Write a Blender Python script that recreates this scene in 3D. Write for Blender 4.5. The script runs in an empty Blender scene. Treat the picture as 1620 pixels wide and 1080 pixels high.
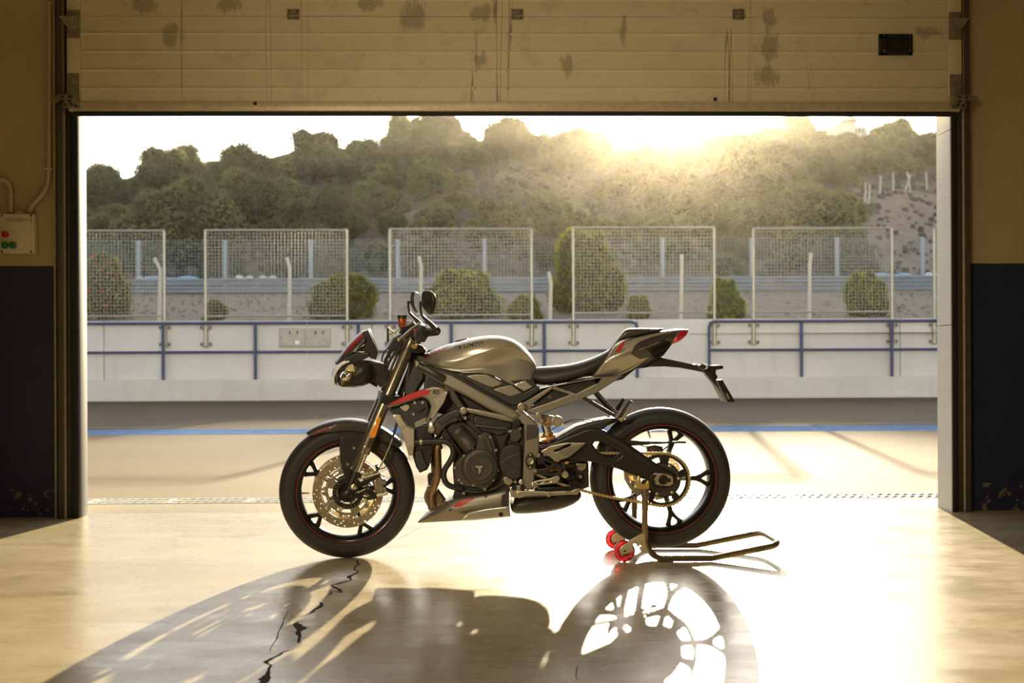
import bpy, bmesh, math, random
import numpy as np
from mathutils import Vector, Matrix
from mathutils.bvhtree import BVHTree

sc = bpy.context.scene
col = sc.collection
random.seed(7)
rng = np.random.default_rng(11)
R = math.radians

# ------------------------------------------------------------------ camera
F, PX, PY = 1900.0, 810.0, 573.0          # focal length and principal point in pixels of the 1620x1080 frame
CAM = Vector((0.0, -5.4, 0.872))
YAW, ROLL = 0.023, 0.0044
cd = bpy.data.cameras.new('camera')
cam = bpy.data.objects.new('camera', cd); col.objects.link(cam)
cd.sensor_width = 36.0; cd.lens = 36.0 * F / 1620.0
cd.shift_y = (PY - 540.0) / 1620.0
cd.clip_end = 3000.0; cd.clip_start = 0.05
MROT = Matrix.Rotation(-YAW, 4, 'Z') @ Matrix.Rotation(R(90), 4, 'X') @ Matrix.Rotation(-ROLL, 4, 'Z')
cam.matrix_world = Matrix.Translation(CAM) @ MROT
cd.dof.use_dof = True; cd.dof.focus_distance = 5.35; cd.dof.aperture_fstop = 4.5
sc.camera = cam

# ------------------------------------------------------------------ world, sun, added lights, exposure
SUN_PX, SUN_PY = 1066.0, 181.0
sun_dir = (MROT.to_3x3() @ Vector(((SUN_PX - PX) / F, -(SUN_PY - PY) / F, -1.0))).normalized()
world = bpy.data.worlds.new('world'); sc.world = world
world.use_nodes = True
wn = world.node_tree.nodes; wl = world.node_tree.links
wn.clear()
sky = wn.new('ShaderNodeTexSky'); sky.sky_type = 'NISHITA'; sky.sun_disc = False
sky.sun_elevation = math.asin(sun_dir.z)
sky.sun_rotation = math.atan2(sun_dir.x, sun_dir.y)
sky.air_density = 1.0; sky.dust_density = 1.0; sky.ozone_density = 1.0
hs = wn.new('ShaderNodeHueSaturation'); hs.inputs['Saturation'].default_value = 0.42
bg = wn.new('ShaderNodeBackground'); bg.inputs['Strength'].default_value = 0.30
wo = wn.new('ShaderNodeOutputWorld')
wl.new(sky.outputs[0], hs.inputs['Color']); wl.new(hs.outputs[0], bg.inputs['Color']); wl.new(bg.outputs[0], wo.inputs[0])

sl = bpy.data.lights.new('sun', 'SUN'); sl.energy = 20.5; sl.color = (1.0, 0.83, 0.55); sl.angle = R(0.55)
so = bpy.data.objects.new('sun', sl); col.objects.link(so)
so.rotation_euler = sun_dir.to_track_quat('Z', 'Y').to_euler()
so.location = (20, 60, 40)

def area(name, loc, size, energy, color, target, spread=180):
    l = bpy.data.lights.new(name, 'AREA'); l.shape = 'RECTANGLE'; l.size, l.size_y = size
    l.energy = energy; l.color = color; l.spread = R(spread)
    o = bpy.data.objects.new(name, l); col.objects.link(o); o.location = loc
    o.rotation_euler = (Vector(target) - Vector(loc)).to_track_quat('-Z', 'Y').to_euler()
# added fill light behind the camera, for the bike's near side and door
area('added_fill_light', (-3.2, -8.0, 2.3), (1.1, 0.6), 11.0, (1.0, 0.83, 0.56), (0.0, 0.0, 1.05), 36)
area('added_tank_highlight_light', (-0.35, -3.1, 3.5), (0.5, 0.16), 5, (1.0, 0.86, 0.62), (0.0, 0.0, 0.9), 60)  # small added light overhead, out of view, for the highlight on the tank
sc.view_settings.view_transform = 'Standard'
sc.view_settings.look = 'None'
sc.view_settings.exposure = 0.0
sc.view_settings.gamma = 1.0
sc.view_settings.use_curve_mapping = False

# ------------------------------------------------------------------ helpers
M3 = MROT.to_3x3()
def ray(px, py):
    return M3 @ Vector(((px - PX) / F, -(py - PY) / F, -1.0))
def U(px, py, Y=0.0):
    "the point of the plane Y that shows at a pixel"
    d = ray(px, py); t = (Y - CAM.y) / d.y
    return CAM + d * t
def G(px, py, z=0.0):
    d = ray(px, py); return CAM + d * ((z - CAM.z) / d.z)
def V(px, py, D):
    return CAM + ray(px, py) * D

class Frame:
    "a local frame; px() gives local coordinates of the pixel on the plane local y = yl"
    def __init__(s, M=None):
        s.M = M or Matrix.Identity(4); s.I = s.M.inverted()
        s.c = s.I @ CAM; s.r = s.I.to_3x3()
    def px(s, x, y, yl=0.0):
        d = s.r @ ray(x, y); t = (yl - s.c.y) / d.y
        return s.c + d * t
WORLD = Frame()

def put(o, parent=None, label=None, cat=None, group=None, kind=None):
    col.objects.link(o) if o.name not in col.objects else None
    if parent is not None:
        o.parent = parent
        if parent.type == 'EMPTY':
            o.matrix_parent_inverse = Matrix.Translation(-parent.location)
    if label: o['label'] = label
    if cat: o['category'] = cat
    if group: o['group'] = group
    if kind: o['kind'] = kind
    return o
def thing(name, loc, label, cat, group=None, kind=None):
    o = bpy.data.objects.new(name, None); o.location = loc; o.empty_display_size = 0.1
    return put(o, None, label, cat, group, kind)
def mesh(name, verts, faces, mat, parent=None, smooth=None, **kw):
    me = bpy.data.meshes.new(name)
    me.from_pydata([tuple(v) for v in verts], [], faces)
    me.validate(); 
    return mobj(name, me, mat, parent, smooth, **kw)
def mobj(name, me, mat, parent=None, smooth=None, **kw):
    if isinstance(mat, (list, tuple)):
        for m in mat: me.materials.append(m)
    elif mat: me.materials.append(mat)
    if smooth is not None:
        me.polygons.foreach_set('use_smooth', [True] * len(me.polygons))
        me.set_sharp_from_angle(angle=R(smooth))
    me.update()
    o = bpy.data.objects.new(name, me)
    return put(o, parent, **kw)

class MB:
    "collects shapes into one mesh"
    def __init__(s): s.v = []; s.f = []
    def add(s, v, f):
        b = len(s.v); s.v += [Vector(p) for p in v]; s.f += [[i + b for i in q] for q in f]
        return s
    def box(s, a, b, ch=0.0):
        x0, y0, z0 = min(a[0], b[0]), min(a[1], b[1]), min(a[2], b[2])
        x1, y1, z1 = max(a[0], b[0]), max(a[1], b[1]), max(a[2], b[2])
        if ch <= 0:
            return s.add([(x0,y0,z0),(x1,y0,z0),(x1,y1,z0),(x0,y1,z0),(x0,y0,z1),(x1,y0,z1),(x1,y1,z1),(x0,y1,z1)],
                  [(0,3,2,1),(4,5,6,7),(0,1,5,4),(1,2,6,5),(2,3,7,6),(3,0,4,7)])
        bm = bmesh.new(); bmesh.ops.create_cube(bm, size=1.0)
        for v in bm.verts:
            v.co = Vector(((x0+x1)/2 + v.co.x*(x1-x0), (y0+y1)/2 + v.co.y*(y1-y0), (z0+z1)/2 + v.co.z*(z1-z0)))
        bmesh.ops.bevel(bm, geom=bm.edges[:], offset=ch, segments=2, affect='EDGES', profile=0.5)
        bm.verts.index_update()
        s.add([v.co.copy() for v in bm.verts], [[v.index for v in f.verts] for f in bm.faces]); bm.free()
        return s
    def tube(s, pts, r, seg=12, cap=True, smooth_path=0, taper=None):
        pts = [Vector(p) for p in pts]
        if smooth_path: pts = catmull(pts, smooth_path, False)
        n = len(pts); rs = r if isinstance(r, (list, tuple)) else [r] * n
        if len(rs) != n:
            rs = list(np.interp(np.linspace(0, 1, n), np.linspace(0, 1, len(rs)), rs))
        b = len(s.v); up = None
        for i, p in enumerate(pts):
            t = (pts[min(i+1, n-1)] - pts[max(i-1, 0)]).normalized()
            if up is None:
                up = Vector((0, 1, 0)) if abs(t.y) < 0.9 else Vector((0, 0, 1))
            a = t.cross(up).normalized(); up = a.cross(t).normalized()
            for k in range(seg):
                w = 2 * math.pi * k / seg
                s.v.append(p + (a * math.cos(w) + up * math.sin(w)) * rs[i])
        for i in range(n - 1):
            for k in range(seg):
                k2 = (k + 1) % seg
                s.f.append([b+i*seg+k, b+i*seg+k2, b+(i+1)*seg+k2, b+(i+1)*seg+k])
        if cap:
            s.f.append([b + k for k in range(seg)][::-1]); s.f.append([b + (n-1)*seg + k for k in range(seg)])
        return s
    def lathe(s, prof, c=(0,0,0), seg=48, closed=False, a0=0.0, a1=2*math.pi, sx=1.0, sz=1.0):
        "profile of (radius, y) turned about the y axis"
        full = abs(a1 - a0 - 2*math.pi) < 1e-6
        n = seg if full else seg + 1; m = len(prof); b = len(s.v); c = Vector(c)
        for i in range(n):
            w = a0 + (a1 - a0) * i / seg
            for r, y in prof:
                s.v.append(c + Vector((r * math.cos(w) * sx, y, r * math.sin(w) * sz)))
        for i in range(seg):
            i2 = (i + 1) % n
            for j in range(m - 1 + (1 if closed else 0)):
                j2 = (j + 1) % m
                s.f.append([b+i*m+j, b+i2*m+j, b+i2*m+j2, b+i*m+j2])
        return s
    def cyl(s, a, b, r, seg=16, r2=None):
        return s.tube([a, b], [r, r if r2 is None else r2], seg)
    def xf(s, M):
        s.v = [M @ v for v in s.v]; return s
    def obj(s, name, mat, parent=None, smooth=40, frame=None, **kw):
        v = [frame.M @ p for p in s.v] if frame else s.v
        o = mesh(name, v, s.f, mat, None, None, **kw)
        bm = bmesh.new(); bm.from_mesh(o.data); bmesh.ops.recalc_face_normals(bm, faces=bm.faces[:]); bm.to_mesh(o.data); bm.free()
        if smooth is not None:
            o.data.polygons.foreach_set('use_smooth', [True] * len(o.data.polygons)); o.data.set_sharp_from_angle(angle=R(smooth))
        if parent is not None: put(o, parent)
        return o

def catmull(pts, k, closed):
    pts = [Vector(p) for p in pts]; n = len(pts); out = []
    for i in range(n if closed else n - 1):
        p0 = pts[(i-1) % n] if closed or i > 0 else pts[0]
        p1, p2 = pts[i], pts[(i+1) % n]
        p3 = pts[(i+2) % n] if closed or i + 2 < n else pts[-1]
        for j in range(k):
            t = j / k
            out.append(0.5 * ((2*p1) + (p2-p0)*t + (2*p0-5*p1+4*p2-p3)*t*t + (3*p1-p0-3*p2+p3)*t**3))
    if not closed: out.append(pts[-1])
    return out

# ------------------------------------------------------------------ materials
MATS = {}
def lin(c):
    return tuple(((x/255)/12.92 if x/255 <= 0.04045 else ((x/255+0.055)/1.055)**2.4) for x in c)
class NT:
    def __init__(s, name):
        s.m = bpy.data.materials.new(name); s.m.use_nodes = True; s.t = s.m.node_tree; s.n = s.t.nodes; s.l = s.t.links
        s.b = s.n['Principled BSDF']; s.out = s.n['Material Output']
        s.co = s.n.new('ShaderNodeTexCoord'); s.geo = s.n.new('ShaderNodeNewGeometry')
        s.pos = s.geo.outputs['Position']
    def node(s, t, **kw):
        n = s.n.new('ShaderNode' + t)
        for k, v in kw.items():
            if k in ('operation', 'blend_type', 'data_type', 'noise_dimensions', 'feature', 'distance', 'clamp', 'use_clamp'): setattr(n, k, v)
            else: n.inputs[k.replace('_', ' ')].default_value = v
        return n
    def link(s, a, b): s.l.new(a, b)
    def mapping(s, scale=(1,1,1), src=None, loc=(0,0,0)):
        m = s.n.new('ShaderNodeMapping'); m.inputs['Scale'].default_value = scale; m.inputs['Location'].default_value = loc
        s.link(src or s.pos, m.inputs['Vector']); return m.outputs[0]
    def noise(s, scale, detail=4, rough=0.55, vec=None, dist=0.0):
        n = s.node('TexNoise', Scale=scale, Detail=detail, Roughness=rough, Distortion=dist)
        s.link(vec or s.pos, n.inputs['Vector']); return n.outputs['Fac']
    def ramp(s, fac, stops):
        r = s.n.new('ShaderNodeValToRGB'); e = r.color_ramp.elements
        while len(e) < len(stops): e.new(0.5)
        for q, (p, c) in zip(e, stops):
            q.position = p; q.color = (c, c, c, 1) if isinstance(c, (int, float)) else (*c, 1)
        s.link(fac, r.inputs[0]); return r.outputs[0]
    def mix(s, fac, a, b, mode='MIX'):
        n = s.n.new('ShaderNodeMix'); n.data_type = 'RGBA'; n.blend_type = mode
        for v, i in ((fac, n.inputs[0]), (a, n.inputs[6]), (b, n.inputs[7])):
            if hasattr(v, 'is_output'): s.link(v, i)
            elif isinstance(v, (int, float)): i.default_value = v if i == n.inputs[0] else (v, v, v, 1)
            else: i.default_value = (*v, 1)
        return n.outputs[2]
    def math(s, op, a, b=0.0, c=None):
        n = s.n.new('ShaderNodeMath'); n.operation = op
        for v, i in ((a, 0), (b, 1), (c, 2)):
            if v is None: continue
            if hasattr(v, 'is_output'): s.link(v, n.inputs[i])
            else: n.inputs[i].default_value = v
        return n.outputs[0]
    def bump(s, h, strength=0.2, dist=0.01):
        b = s.n.new('ShaderNodeBump'); b.inputs['Strength'].default_value = strength; b.inputs['Distance'].default_value = dist
        s.link(h, b.inputs['Height']); s.link(b.outputs[0], s.b.inputs['Normal'])
    def set(s, **kw):
        for k, v in kw.items():
            i = s.b.inputs[k.replace('_', ' ')]
            if hasattr(v, 'is_output'): s.link(v, i)
            else: i.default_value = (*v, 1) if isinstance(v, tuple) and len(v) == 3 else v
        return s
def mat(name, c, rough=0.5, metal=0.0, var=0.12, scale=30.0, bump=0.0, bscale=200.0, coat=0.0, spec=0.5, rv=0.02, **kw):
    if name in MATS: return MATS[name]
    t = NT(name)
    f = t.noise(scale, 3)
    lo = tuple(x * (1 - var) for x in c); hi = tuple(min(1, x * (1 + var)) for x in c)
    t.set(Base_Color=t.ramp(f, [(0.3, lo), (0.7, hi)]), Metallic=metal, Specular_IOR_Level=spec)
    if metal > 0.3 or coat: t.set(Roughness=rough)
    else: t.set(Roughness=t.ramp(t.noise(scale * 2.3, 3), [(0.3, max(0.02, rough - rv)), (0.7, min(1, rough + rv))]))
    if coat: t.set(Coat_Weight=coat, Coat_Roughness=0.08)
    if bump: t.bump(t.noise(bscale, 3), bump, 0.002)
    for k, v in kw.items(): t.set(**{k: v})
    MATS[name] = t.m; return t.m
# ================================================================== the garage
YW, YO = 1.51, 1.67                     # inner and outer face of the front wall
XL, XR = -2.36, 2.70                    # the opening
def floor_material():
    t = NT('sealed_concrete')
    streak = t.mapping((0.8, 1.5, 1))
    a = t.noise(1.1, 9, 0.68, streak, 0.9); b = t.noise(3.2, 9, 0.70, t.mapping((0.6, 1.5, 1), loc=(3, 1, 0)), 0.7)
    c1 = t.ramp(a, [(0.30, (0.35, 0.29, 0.178)), (0.52, (0.445, 0.38, 0.242)), (0.75, (0.51, 0.445, 0.30))])
    dirt = t.ramp(b, [(0.53, 0.0), (0.64, 0.45), (0.78, 0.8)])
    c2 = t.mix(dirt, c1, (0.25, 0.20, 0.13))
    # scuffs: thin long scratches
    sc1 = t.noise(22.0, 5, 0.7, t.mapping((0.18, 2.4, 1), loc=(7, 2, 0)), 0.8)
    scr = t.ramp(sc1, [(0.645, 0.0), (0.665, 0.5), (0.685, 0.0)])
    c3 = t.mix(scr, c2, (0.17, 0.13, 0.085))
    speck = t.ramp(t.noise(60.0, 2, 0.5), [(0.735, 0.0), (0.76, 0.7)])
    c4 = t.mix(speck, c3, (0.12, 0.085, 0.05))
    t.set(Base_Color=c4, Specular_IOR_Level=0.30)
    t.set(Roughness=t.ramp(t.noise(3.1, 7, 0.65, streak), [(0.3, 0.20), (0.7, 0.36)]))
    t.bump(t.noise(9.0, 6, 0.6, streak), 0.10, 0.004)
    return t.m
def paint_wall_material():
    t = NT('two_tone_wall_paint')
    sep = t.n.new('ShaderNodeSeparateXYZ'); t.link(t.pos, sep.inputs[0])
    z = t.math('ADD', sep.outputs[2], t.math('MULTIPLY', t.noise(6, 3), 0.006))
    up = t.math('GREATER_THAN', z, 1.437)
    cream = t.ramp(t.noise(1.6, 6), [(0.3, (0.46, 0.37, 0.205)), (0.7, (0.53, 0.43, 0.25))])
    chip = t.ramp(t.noise(9, 6, 0.6), [(0.70, 0.0), (0.73, 0.75)])
    cream = t.mix(chip, cream, (0.30, 0.235, 0.14))
    navy = t.ramp(t.noise(3.0, 6), [(0.3, (0.016, 0.021, 0.060)), (0.7, (0.026, 0.034, 0.085))])
    low = t.math('MULTIPLY', t.ramp(t.noise(16, 6, 0.65), [(0.56, 0.0), (0.60, 1.0)]), t.math('LESS_THAN', sep.outputs[2], 0.16))
    pin = t.ramp(t.noise(70, 3), [(0.76, 0.0), (0.78, 0.8)])
    navy = t.mix(t.math('MAXIMUM', low, pin), navy, (0.22, 0.17, 0.11))
    t.set(Base_Color=t.mix(up, navy, cream), Roughness=0.55)
    t.bump(t.noise(40, 5), 0.12, 0.004)
    return t.m
M_floor = floor_material(); M_wall = paint_wall_material()
M_ceil = mat('ceiling_plaster', (0.62, 0.56, 0.45), 0.8, var=0.06, scale=3)
M_render = mat('white_render', (0.72, 0.72, 0.70), 0.7, var=0.06, scale=4)
M_black_steel = mat('dark_rail_steel', (0.035, 0.030, 0.022), 0.5, 0.0, scale=9)
M_olive = mat('dull_galvanised_rail', (0.10, 0.085, 0.055), 0.5, 0.3, scale=7)
M_seal = mat('black_rubber_seal', (0.012, 0.011, 0.010), 0.7)

def sbox(name, a, b, m, parent=None, ch=0.0, **kw):
    return MB().box(a, b, ch).obj(name, m, parent, 30, **kw)
floor = sbox('floor', (-4.6, -9.0, -0.25), (4.9, YO, 0.0), M_floor, kind='structure')
sbox('ceiling', (-4.75, -9.15, 3.6), (5.05, YO, 3.8), M_ceil, kind='structure')
sbox('wall_left', (-4.75, -9.15, -0.25), (-4.6, YO, 3.6), M_wall, kind='structure')
sbox('wall_right', (4.9, -9.15, -0.25), (5.05, YO, 3.6), M_wall, kind='structure')
sbox('wall_back', (-4.6, -9.15, -0.25), (4.9, -9.0, 3.6), M_wall, kind='structure')
def front_wall(name, x0, x1, z0, z1, reveal_x=None):
    sbox(name, (x0, YW, z0), (x1, YO - 0.012, z1), M_wall, kind='structure')
    o = bpy.data.objects[name]
    sbox('outer_render', (x0, YO - 0.012, z0), (x1, YO, z1), M_render, o)
    return o
wl_ = front_wall('wall_front_left', -4.6, XL, 0.0, 3.6)
wr_ = front_wall('wall_front_right', XR, 4.9, 0.0, 3.6)
wt_ = front_wall('wall_front_top', XL, XR, 3.0, 3.6)
sbox('reveal', (XL, YW + 0.02, 0.0), (XL + 0.012, YO, 3.0), M_render, wl_)
for z0, z1 in ((0.0, 1.075), (1.079, 2.2), (2.204, 3.0)):
    sbox('reveal_panel', (XR - 0.012, YW - 0.05, z0), (XR, YO, z1), mat('white_reveal_panel', (0.70, 0.71, 0.70), 0.45, var=0.04), wr_)
# building above the garage, outside: a parapet so that the roof line shades the forecourt as a real building does
sbox('wall_facade', (-14, YO - 0.02, 3.8), (14, YO + 0.0, 5.6), M_render, kind='structure')
sbox('wall_facade_left', (-14, YO - 0.05, 0), (-4.75, YO - 0.01, 3.8), M_render, kind='structure')
sbox('wall_facade_right', (5.05, YO - 0.05, 0), (14, YO - 0.01, 3.8), M_render, kind='structure')

# ---- floor crack: a jagged line of open joint running from the front wheel to the bottom of the view
crk = [(566,886,5),(568,893,4),(561,899,4),(566,905,5),(553,911,7),(556,917,6),(535,923,9),(524,926,7),(537,932,9),(540,937,5),(521,933,4),
       (524,938,5),(506,949,3),(509,957,8),(496,965,7),(488,970,6),(472,976,6),(468,985,9),(476,992,24),(472,998,10),(473,1010,8),(475,1020,9),(462,1027,6),(447,1031,4),(436,1038,5),(420,1046,14),(429,1052,9),(424,1064,8),(421,1071,22),(415,1080,16),(417,1092,14),(409,1110,12)]
def crack(name, pts, parent, z=0.0006):
    pts2 = []
    for i in range(len(pts) - 1):
        a, b = pts[i], pts[i+1]
        for j in range(3):
            t = j / 3; jx = random.uniform(-2.2, 2.2) if j else 0
            pts2.append((a[0]+(b[0]-a[0])*t+jx, a[1]+(b[1]-a[1])*t, max(1.0, (a[2]+(b[2]-a[2])*t)*random.uniform(0.5, 1.05))))
    v, f = [], []
    for x, y, w in pts2:
        v += [G(x - w/2, y, z), G(x + w/2, y, z)]
    for i in range(len(pts2) - 1): f.append([2*i, 2*i+1, 2*i+3, 2*i+2])
    return mesh(name, v, f, mat('open_crack_dirt', (0.018, 0.011, 0.007), 0.9), parent)
crack('crack', crk, floor)
crack('crack', [(672,824,3),(664,832,2),(658,838,2),(641,846,3),(634,850,2),(628,855,2)], floor)
crack('crack', [(456,966,1.5),(440,1000,2),(432,1018,1.5),(426,1034,1.5)], floor)
crack('crack', [(934,1017,3),(945,1019,4),(960,1018.5,2)], floor)
crack('crack', [(915,1052,1.5),(912,1062,2),(910,1080,2)], floor)

# ------------------------------------------------------------------ sectional door
YD = 1.40                                # inner face of the door leaf
def door_material():
    t = NT('door_enamel')
    base = t.ramp(t.noise(1.1, 6, 0.6, t.mapping((0.6, 1, 1.6))), [(0.3, (0.66, 0.575, 0.40)), (0.7, (0.76, 0.675, 0.48))])
    grime = t.ramp(t.noise(5.5, 7, 0.68), [(0.55, 0.0), (0.8, 0.45)])
    base = t.mix(grime, base, (0.29, 0.22, 0.13))
    # drips
    dv = t.noise(9.0, 2, 0.4, t.mapping((1.6, 1, 0.05)))
    drip = t.math('MULTIPLY', t.ramp(dv, [(0.635, 0.0), (0.648, 0.9), (0.661, 0.0)]), t.ramp(t.noise(0.9, 3, 0.5, t.mapping((1, 1, 0.7), loc=(4, 0, 2))), [(0.40, 0.0), (0.55, 0.9)]))
    base = t.mix(drip, base, (0.13, 0.115, 0.08))
    # scratches
    s1 = t.noise(7.0, 4, 0.7, t.mapping((1.0, 1, 3.2), loc=(1, 0, 5)), 1.6)
    scr = t.math('MULTIPLY', t.ramp(s1, [(0.60, 0.0), (0.61, 0.7), (0.62, 0.0)]), t.ramp(t.noise(2.2, 2), [(0.55, 0.0), (0.62, 1.0)]))
    base = t.mix(scr, base, (0.16, 0.11, 0.06))
    # grey worn patches where the enamel was touched up
    wob = t.noise(7, 6, 0.7, t.mapping((2.2, 1, 0.8)))
    acc = None
    for (x, y, rx, ry) in ((230,8,24,14),(272,54,17,22),(358,8,20,14),(582,6,24,12),(655,28,24,24),(663,90,0.1,0.1),(762,22,22,16),(760,95,14,16),(898,100,14,18),(985,52,10,24),(1214,30,12,18),(1217,78,18,24),(1214,118,18,20),(1470,50,18,14)):
        p = U(x, y, YD); s = 1900/6.85
        m = t.n.new('ShaderNodeMapping'); m.inputs['Location'].default_value = (-p.x*s/rx, 0, -p.z*s/ry); m.inputs['Scale'].default_value = (s/rx, 0.0, s/ry)
        t.link(t.pos, m.inputs['Vector'])
        ln = t.n.new('ShaderNodeVectorMath'); ln.operation = 'LENGTH'; t.link(m.outputs[0], ln.inputs[0])
        v = t.math('ADD', ln.outputs['Value'], t.math('MULTIPLY_ADD', wob, 3.4, -1.7))
        k = t.ramp(v, [(0.62, 1.0), (1.0, 0.0)])
        acc = k if acc is None else t.math('MAXIMUM', acc, k)
    base = t.mix(t.math('MULTIPLY', acc, 0.55), base, (0.22, 0.20, 0.145))
    t.set(Base_Color=base, Roughness=0.42)
    t.bump(t.noise(120, 3), 0.05, 0.002)
    return t.m
M_door = door_material()
M_bracket = mat('zinc_plated_bracket', (0.26, 0.22, 0.15), 0.5, 0.35, var=0.3, scale=40)
M_handle = mat('black_moulded_handle', (0.012, 0.012, 0.011), 0.5)
zj = U(810, 26.5, YD).z                  # joint between the two sections in view
zb = U(810, 176, YD).z
door = thing('door_1', (0.1, YD, zb), 'cream sectional overhead door raised above the motorcycle', 'door', None, 'structure')
dx0, dx1 = U(106, 100, YD).x, U(1521, 100, YD).x
gx0, gx1 = U(128, 100, YD).x, U(1498, 100, YD).x
def section(z0, z1, ribs):
    "a leaf section: pressed steel skin with horizontal steps"
    prof = [(0.0, z0)]
    for r in sorted(ribs):
        prof += [(0.0, r - 0.010), (-0.006, r - 0.004), (-0.006, r + 0.002), (0.002, r + 0.006), (0.0, r + 0.013)]
    prof += [(0.0, z1), (0.042, z1), (0.042, z0)]
    n = len(prof); v = []
    for x in (gx0, gx1): v += [(x, YD + a, b) for a, b in prof]
    f = [[i, (i+1) % n, n + (i+1) % n, n + i] for i in range(n)] + [list(range(n))[::-1], list(range(n, 2*n))]
    p = mesh('door_section', v, f, M_door, door)
    for a, b in ((dx0, gx0 - 0.002), (gx1 + 0.002, dx1)):
        MB().box((a, YD - 0.004, z0), (b, YD + 0.044, z1), 0.002).obj('end_cap', M_door, p)
    return p
zr = [U(810, y, YD).z for y in (53.5, 82, 111, 139.5)]
low = section(U(810, 161.5, YD).z, zj - 0.0015, zr)
sp = (zr[0] - zr[3]) / 3
for k in range(2):
    z0 = zj + 0.0015 + k * 0.535
    section(z0, z0 + 0.532, [z0 + sp * (j + 0.95) for j in range(5)])
MB().box((dx0 + 0.01, YD - 0.008, zb), (dx1 - 0.01, YD + 0.046, U(810, 161, YD).z), 0.003).obj('bottom_profile', mat('aluminium_bottom_profile', (0.62, 0.53, 0.36), 0.38, 0.2), door)
MB().tube([(dx0 + 0.03, YD + 0.02, zb - 0.008), (0, YD + 0.02, zb - 0.006), (dx1 - 0.03, YD + 0.02, zb - 0.009)], 0.017, 10, smooth_path=6).obj('bottom_seal', M_seal, door)
for x, y in ((404, 164), (1131, 157)):
    p = U(x, y, YD)
    MB().box((p.x - .009, YD - .013, p.z - .010), (p.x + .009, YD, p.z + .008), .002).obj('cable_clip', M_handle, door)
for x in (464, 818, 1168):
    p = U(x, 23, YD)
    h = MB().box((p.x - .034, YD - .006, p.z - .030), (p.x + .034, YD, p.z - .003), .002).box((p.x - .034, YD - .006, p.z + .003), (p.x + .034, YD, p.z + .030), .002)
    h.cyl((p.x - .034, YD - .007, p.z - .008), (p.x + .034, YD - .007, p.z - .008), .008, 10)
    h = h.obj('hinge', M_bracket, door)
    for sx in (-.022, .022):
        for sz in (-.021, .018): MB().cyl((p.x + sx, YD - .010, p.z + sz), (p.x + sx, YD - .004, p.z + sz), .0045, 8).obj('hinge_screw', M_black_steel, h)
# recessed pull handle
p0, p1 = U(1389, 55, YD), U(1442, 88, YD)
hb = MB()
hb.box((p0.x, YD - .022, p1.z), (p1.x, YD, p1.z + .018), .004).box((p0.x, YD - .022, p0.z - .026), (p1.x, YD, p0.z), .004)
hb.box((p0.x, YD - .022, p1.z), (p0.x + .05, YD, p0.z), .004).box((p1.x - .022, YD - .022, p1.z), (p1.x, YD, p0.z), .004)
hd = hb.obj('pull_handle', M_handle, door)
MB().box((p0.x + .04, YD - .006, p1.z + .01), (p1.x - .01, YD - .002, p0.z - .01)).obj('handle_recess', M_seal, hd)
MB().box((p0.x + .012, YD - .026, p1.z + .010), (p1.x - .012, YD - .020, p1.z + .015), .001).obj('handle_lip', M_black_steel, hd)
for sx in (.02, -.012):
    q = p0.x + .028 if sx > 0 else p1.x - .018
    for zz in (p0.z - .012, p1.z + .024): MB().cyl((q, YD - .025, zz), (q, YD - .020, zz), .005, 8).obj('handle_screw', M_bracket, hd)
# roller brackets at the two ends
def bracket_end(s):
    ex = dx0 if s < 0 else dx1
    q = lambda k: ex - s * k                                   # k metres inward from the leaf's end
    z1, z2 = U(810, 18, YD).z, U(810, 62, YD).z
    b = MB().box((q(.0), YD - .008, z2), (q(.075), YD - .003, z1), .002)
    b.add([(q(-.025), YD-.06, zj-.018), (q(.075), YD-.06, zj-.018), (q(.075), YD-.03, z2+.045), (q(.02), YD-.03, z2+.045),
           (q(-.025), YD-.004, zj-.018), (q(.075), YD-.004, zj-.018), (q(.075), YD-.004, z2+.045), (q(.02), YD-.004, z2+.045)],
          [(0,1,2,3),(0,4,5,1),(1,5,6,2),(2,6,7,3),(3,7,4,0)])
    b = b.obj('roller_hinge', M_bracket, door)
    MB().cyl((q(-.028), YD-.035, zj-.03), (q(.03), YD-.035, zj-.03), .007, 8).obj('roller_pin', M_black_steel, b)
    za, zc = U(810, 117, YD).z, U(810, 178, YD).z
    c = MB().box((q(.0), YD - .008, zc + .05), (q(.07), YD - .003, za), .002)
    zm = U(810, 158, YD).z
    c.box((q(-.085), YD - .020, zm - .020), (q(.05), YD - .010, zm + .020), .002)
    c.box((q(-.085), YD - .030, zm - .004), (q(.05), YD - .018, zm + .003), .001)
    c.box((q(-.04), YD - .018, zc + .02), (q(.075), YD - .010, zc + .10), .003)
    c.box((q(.035), YD - .026, zc + .05), (q(.06), YD - .012, zm + .06), .002)
    c = c.obj('bottom_roller_bracket', M_bracket, door)
    for a, zz in ((-.02, zm+.012), (.02, zm+.012), (-.02, zm-.012), (.02, zm-.012), (.0, zc+.035), (.03, zc+.04), (.055, zc+.03)):
        MB().cyl((q(a), YD - .030, zz), (q(a), YD - .018, zz), .0075, 6).obj('bracket_bolt', M_black_steel, c)
    MB().lathe([(.0, -.012), (.022, -.012), (.024, 0), (.022, .012), (.0, .012)], (0,0,0), 16).xf(Matrix.Translation((q(-.03), YD - .01, zc + .04)) @ Matrix.Rotation(R(90), 4, 'Z')).obj('roller', M_black_steel, c)
bracket_end(-1); bracket_end(1)

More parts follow.
